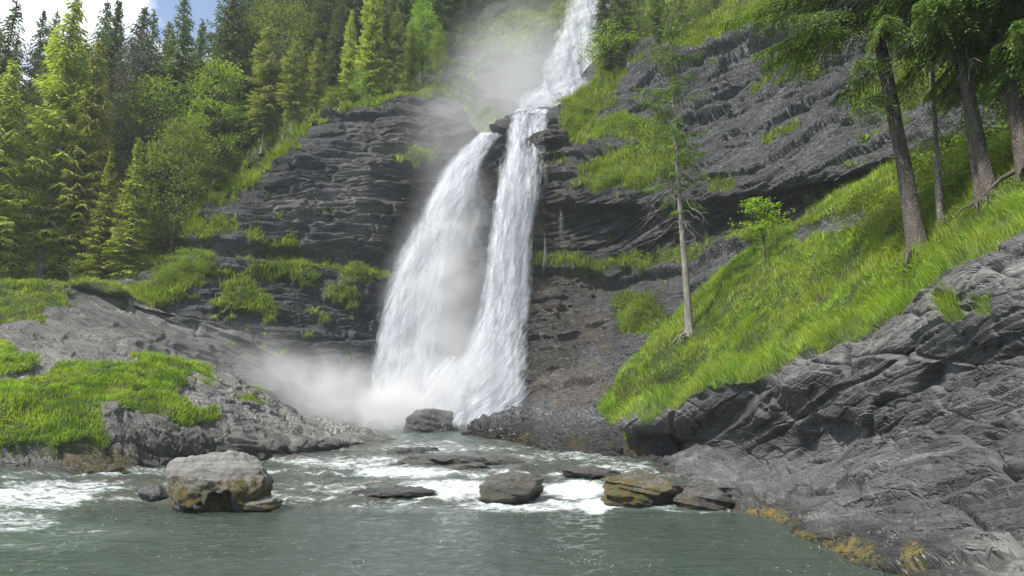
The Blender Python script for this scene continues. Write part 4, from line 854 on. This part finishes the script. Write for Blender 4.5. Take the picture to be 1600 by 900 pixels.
bulk('spruce_tree', ['spruce0','spruce1','spruce2'], [(345,262),(370,235),(385,250),(390,200),(425,160),(455,160),(470,120),(500,130),(520,90),(550,110),(565,60),(590,95),(610,60),(625,100),(650,70),(670,105),(690,60),(440,100),(365,190),(400,140),(480,70),(530,40),(600,20),(650,20)], 'dark spruce in the %s row of the shaded ridge wood', 'spruces behind the ridge', 19)
bulk('spruce_tree', ['spruce0','spruce1','spruce2'], [(705,35),(730,20),(760,10),(790,0),(820,-10),(850,-15),(745,-20),(780,-40),(820,-50),(715,0),(870,-30)], 'dark spruce, %s row left of the upper waterfall', 'spruces left of the upper waterfall', 14)
TR = [
 ('spruce_tree','spruce1',948,112,-60,1.0,'dark spruce leaning over the right edge of the upper waterfall'),
 ('spruce_tree','spruce2',975,100,-90,.9,'dark spruce behind the one beside the upper waterfall'),
 ('broadleaf_tree','bush0',960,108,45,1.2,'bushy green shrub at the cliff edge beside the upper waterfall'),
 ('broadleaf_tree','broad1',1000,85,-40,.7,'leafy tree right of the spruces beside the upper waterfall'),
 ('spruce_tree','spruce0',1030,70,-90,.8,'dark spruce above the cliff behind the pale slender trunk'),
 ('larch_tree','larch1',1065,55,-70,.8,'larch with a thin pale trunk on the cliff top'),
 ('broadleaf_tree','broad0',1095,35,-60,.6,'small leafy tree rightmost on the grassy cliff top')]
for (nm, key, px, py, yt, wd, lab) in TR: tree(nm, key, px, py, [HV, CV], yt, None, wd, lab)
for q, (px, py, h, Vs, key, lab) in enumerate((
 (985,515,1.5,[CV],'bush0','lowest leafy shrub on the dark rock right of the waterfall'),(1015,490,1.7,[CV],'bush1','leafy shrub left of the base of the slender pale tree'),
 (1212,385,1.2,[SV],'bush1','low shrub on the grass left of the rock outcrop'),(1365,362,1.5,[SV],'bush0','dark shrub right of the rock outcrop on the grassy slope'),
 (945,295,1.6,[CV],'bush0','bush on the grassy ledge left of the slender tree'),(1035,260,1.4,[CV],'bush1','bush behind the slender trunk on the grassy ledge'),
 (955,200,1.3,[CV],'bush1','bush on the upper grassy ledge right of the waterfall'),(905,180,1.4,[CV],'bush0','bush on the grass right beside the waterfall crest'),
 (270,445,2.2,[HV,CV],'bush0','leafy shrub at the foot of the left forest near the dark scree'),(300,425,2.,[HV,CV],'bush1','shrub at the right end of the left forest floor'),
 (130,446,2.4,[HV],'bush1','shrub between the young spruces above the rock shelf'),(225,440,2.2,[HV],'bush0','round shrub right of the bright young spruces'),
 (560,430,1.3,[CV],'bush1','shrub on the low grassy ledge of the left cliff'),(1590,250,2.0,[SV],'bushb','light green shrub behind the rightmost trunk'),(520,160,1.6,[HV],'bush0','shrub under the trees at the top edge of the left cliff'),(640,150,1.8,[HV],'bush1','shrub right of the middle on the left cliff top'),
 (800,95,3.,[HV],'bush0','shrub on the grassy slope left of the upper waterfall'),(1480,300,1.8,[SV],'bush1','dark shrub behind the slim dead trunk on the slope'))):
    tree('shrub', key, px, py, Vs, None, h, 1.1, lab, 'shrub')
# --- sapling with a few layered light leaves
b = ground(1196, 412, [SV]); rs = np.random.default_rng(5); tr, c_ = Acc(), Acc()
hgt = P(1196, 312, b[1])[2] - b[2]
for k in range(3):
    a0 = rs.random() * 6; tipx = (-.5 + .5 * k) ; pts = np.array([[0, 0, 0], [.1 * tipx, 0, hgt * .4], [.5 * tipx, .1, hgt * .75], [tipx * .9, .1, hgt * (.9 + .05 * k)]]); tube(tr, cr(pts, 10), np.linspace(.035, .008, 10), 6)
for k in range(30):
    z_ = hgt * (.45 + .55 * rs.random()); az = rs.random() * 6.28; rr = 1.25 * rs.random() ** .6 * (1.1 - .5 * (z_ / hgt)); c = np.array([rr * math.cos(az), rr * .7 * math.sin(az), z_])
    tube(tr, [[0, 0, z_ - .35 * rr], c], [.012, .004], 4); n = 42; o = rs.standard_normal((n, 3)) * [.24, .24, .05]; cards(c_, c + o, rs.standard_normal((n, 3)) * [1, 1, .3], np.array([0, 0, 1.]) + .35 * rs.standard_normal((n, 3)), .13 + 0 * o[:, 0], .08 + 0 * o[:, 0], np.clip(.6 + .3 * rs.standard_normal(n), 0, 1))
r = empty('sapling', b); link('trunk', tr.mesh('trunk'), M_bark, r); link('crown', c_.mesh('crown', False), M_leafb, r); tag(r, 'light green sapling with flat layers of leaves on the slope beside the rock outcrop', 'tree')
# --- near trees on the slope
def near(name, px, py, px2, py2, r0, h, label, zb=None, rad=3.5, seed=1, mb=M_bark, ml=M_near, **kw):
    b = ground(px, py, [SV]); q = P(px2, py2, b[1]); lx = (q[0] - b[0]) / (q[2] - b[2])
    base = ((P(px, zb, b[1])[2] - b[2]) / h) if zb is not None else .3
    tr, c = conifer(h, rad, seed, base, lean=(lx, 0), r0=r0, straight=.4, **kw)
    rs = np.random.default_rng(seed + 5)
    for k in range(6):      # surface roots
        a0 = k * 1.05 + rs.random() * .6; rr = r0 * (3.2 + 2 * rs.random()); dn = -.5 * r0 + .32 * rr * math.cos(a0)
        tube(tr, [[r0 * .5 * math.cos(a0), r0 * .5 * math.sin(a0), r0 * 2.3], [r0 * 1.25 * math.cos(a0), r0 * 1.25 * math.sin(a0), r0 * .9], [rr * .6 * math.cos(a0 + .1), rr * .6 * math.sin(a0 + .1), .12 + dn * .3], [rr * math.cos(a0 + .2), rr * math.sin(a0 + .2), dn]], [r0 * .42, r0 * .36, r0 * .24, r0 * .08], 7, rough=.2)
    for k in range(26):     # broken branch stubs
        z_ = h * (.06 + .3 * rs.random()); a0 = rs.random() * 6.28; l = r0 * (1.3 + 2.5 * rs.random()); c0 = np.array([lx * z_, 0, z_]); dr = np.array([math.cos(a0), math.sin(a0), -.15 + .3 * rs.random()])
        tube(tr, [c0 + dr * r0 * .6, c0 + dr * l], [.016, .007], 5)
    r = empty(name, (b[0], b[1], b[2] - .15)); link('trunk', tr.mesh('trunk'), mb, r)
    if c.n: link('crown', c.mesh('crown', False), ml, r)
    return tag(r, label, 'tree'), tr, b, lx
def deadtwigs(root, b, lx, z0, z1, n, ln, seed, side=None, droop=.9, mat=None):
    rs = np.random.default_rng(seed); a_ = Acc()
    for k in range(n):
        z_ = z0 + (z1 - z0) * rs.random(); az = rs.random() * 6.28 if side is None else side + rs.normal() * .8
        l = ln * (.4 + .7 * rs.random()); s = np.linspace(0, 1, 9); hd = np.array([math.cos(az), math.sin(az), 0]); 
        sp = np.array([lx * z_, 0, z_]) + hd * (l * s * (1 - .25 * s))[:, None] + np.array([0, 0, 1.]) * (-l * droop * s ** 1.6 * .7)[:, None] + .05 * l * np.stack([np.sin(s * 7 + k), np.cos(s * 5 + k), np.sin(s * 9)], 1)
        tube(a_, sp, np.linspace(.011, .003, 9) * max(.8, l / 2), 4)
        for j in range(5):
            i = rs.integers(2, 8); d = hd * rs.random() + np.array([rs.normal() * .5, rs.normal() * .5, -.9 * rs.random() - .1]); tube(a_, [sp[i], sp[i] + d * l * .15, sp[i] + d * l * .3 + [0, 0, -.06 * l]], [.006, .005, .003], 3)
    link('dead_branches', a_.mesh('dead_branches'), mat or M_dead, root)
kw = dict(dz=.42, per=4, sparse=.26, tw=.75, cw=.034, hang=1.0, nseg=8, dens=.10, shape=.35)
r, _, b, lx = near('spruce_tree', 1436, 393, 1362, 0, .20, 21, 'big leaning spruce with a thick brown trunk in the middle of the right slope', zb=150, rad=4.2, seed=201, ml=M_near, bias=(math.pi, .15, .93), **kw)
deadtwigs(r, b, lx, 5.2, 8.5, 16, 2.2, 7, math.pi)
r, _, b, lx = near('spruce_tree', 1076, 521, 1046, 40, .165, P(1050, 5, ground(1076, 521, [SV])[1])[2] - ground(1076, 521, [SV])[2], 'slender pale spruce with a sparse crown standing at the left end of the grassy slope', zb=330, rad=2.5, seed=203, mb=M_barkl, ml=M_near, dz=.55, per=4, tw=.5, cw=.05, hang=.7, nseg=4, dens=.17, shape=.25, sparse=.25)
deadtwigs(r, b, lx, 4.6, 7.6, 22, 2.3, 9)
r, _, b, lx = near('spruce_tree', 1474, 349, 1459, 110, .09, 9, 'thin bare dead trunk right behind the big leaning spruce', zb=40, rad=1., seed=205, mb=M_barkl, dz=.6, per=3, tw=.3, cw=.04, hang=.6, nseg=3, dens=.2)
deadtwigs(r, b, lx, 2, 6, 14, .9, 11)
r, _, b, lx = near('spruce_tree', 1548, 306, 1478, -20, .135, 20, 'dark spruce trunk, the thicker of the close pair on the right slope', zb=95, rad=3.6, seed=207, **kw)
deadtwigs(r, b, lx, 3.6, 6, 12, 1.6, 13, math.pi)
r, _, b, lx = near('spruce_tree', 1532, 314, 1506, 150, .12, 14, 'thin dark spruce trunk, the slimmer of the close pair on the right slope', zb=110, rad=2.2, seed=209, **kw)
r, _, b, lx = near('spruce_tree', 1612, 262, 1568, 40, .19, 20, 'spruce with a thick trunk at the right edge of the picture', zb=90, rad=3.6, seed=211, **kw)
r, _, b, lx = near('spruce_tree', 1700, 240, 1660, 40, .27, 20, 'spruce just outside the right edge whose boughs reach into the top right corner', zb=110, rad=4., seed=213, **kw)
# --- stump and fallen sticks on the slope
b = ground(1284, 472, [SV]); a_ = Acc(); tube(a_, [[0, 0, -.1], [-.05, 0, .12], [-.12, 0, .28]], [.07, .05, .02], 7, rough=.3); tube(a_, [[.0, 0, .02], [.14, 0, .1], [.3, .02, .12]], [.03, .02, .01], 5)
o = link('stump', a_.mesh('stump'), M_bark); o.location = b; tag(o, 'small broken dark stump sticking out of the bright grassy slope', 'stump')
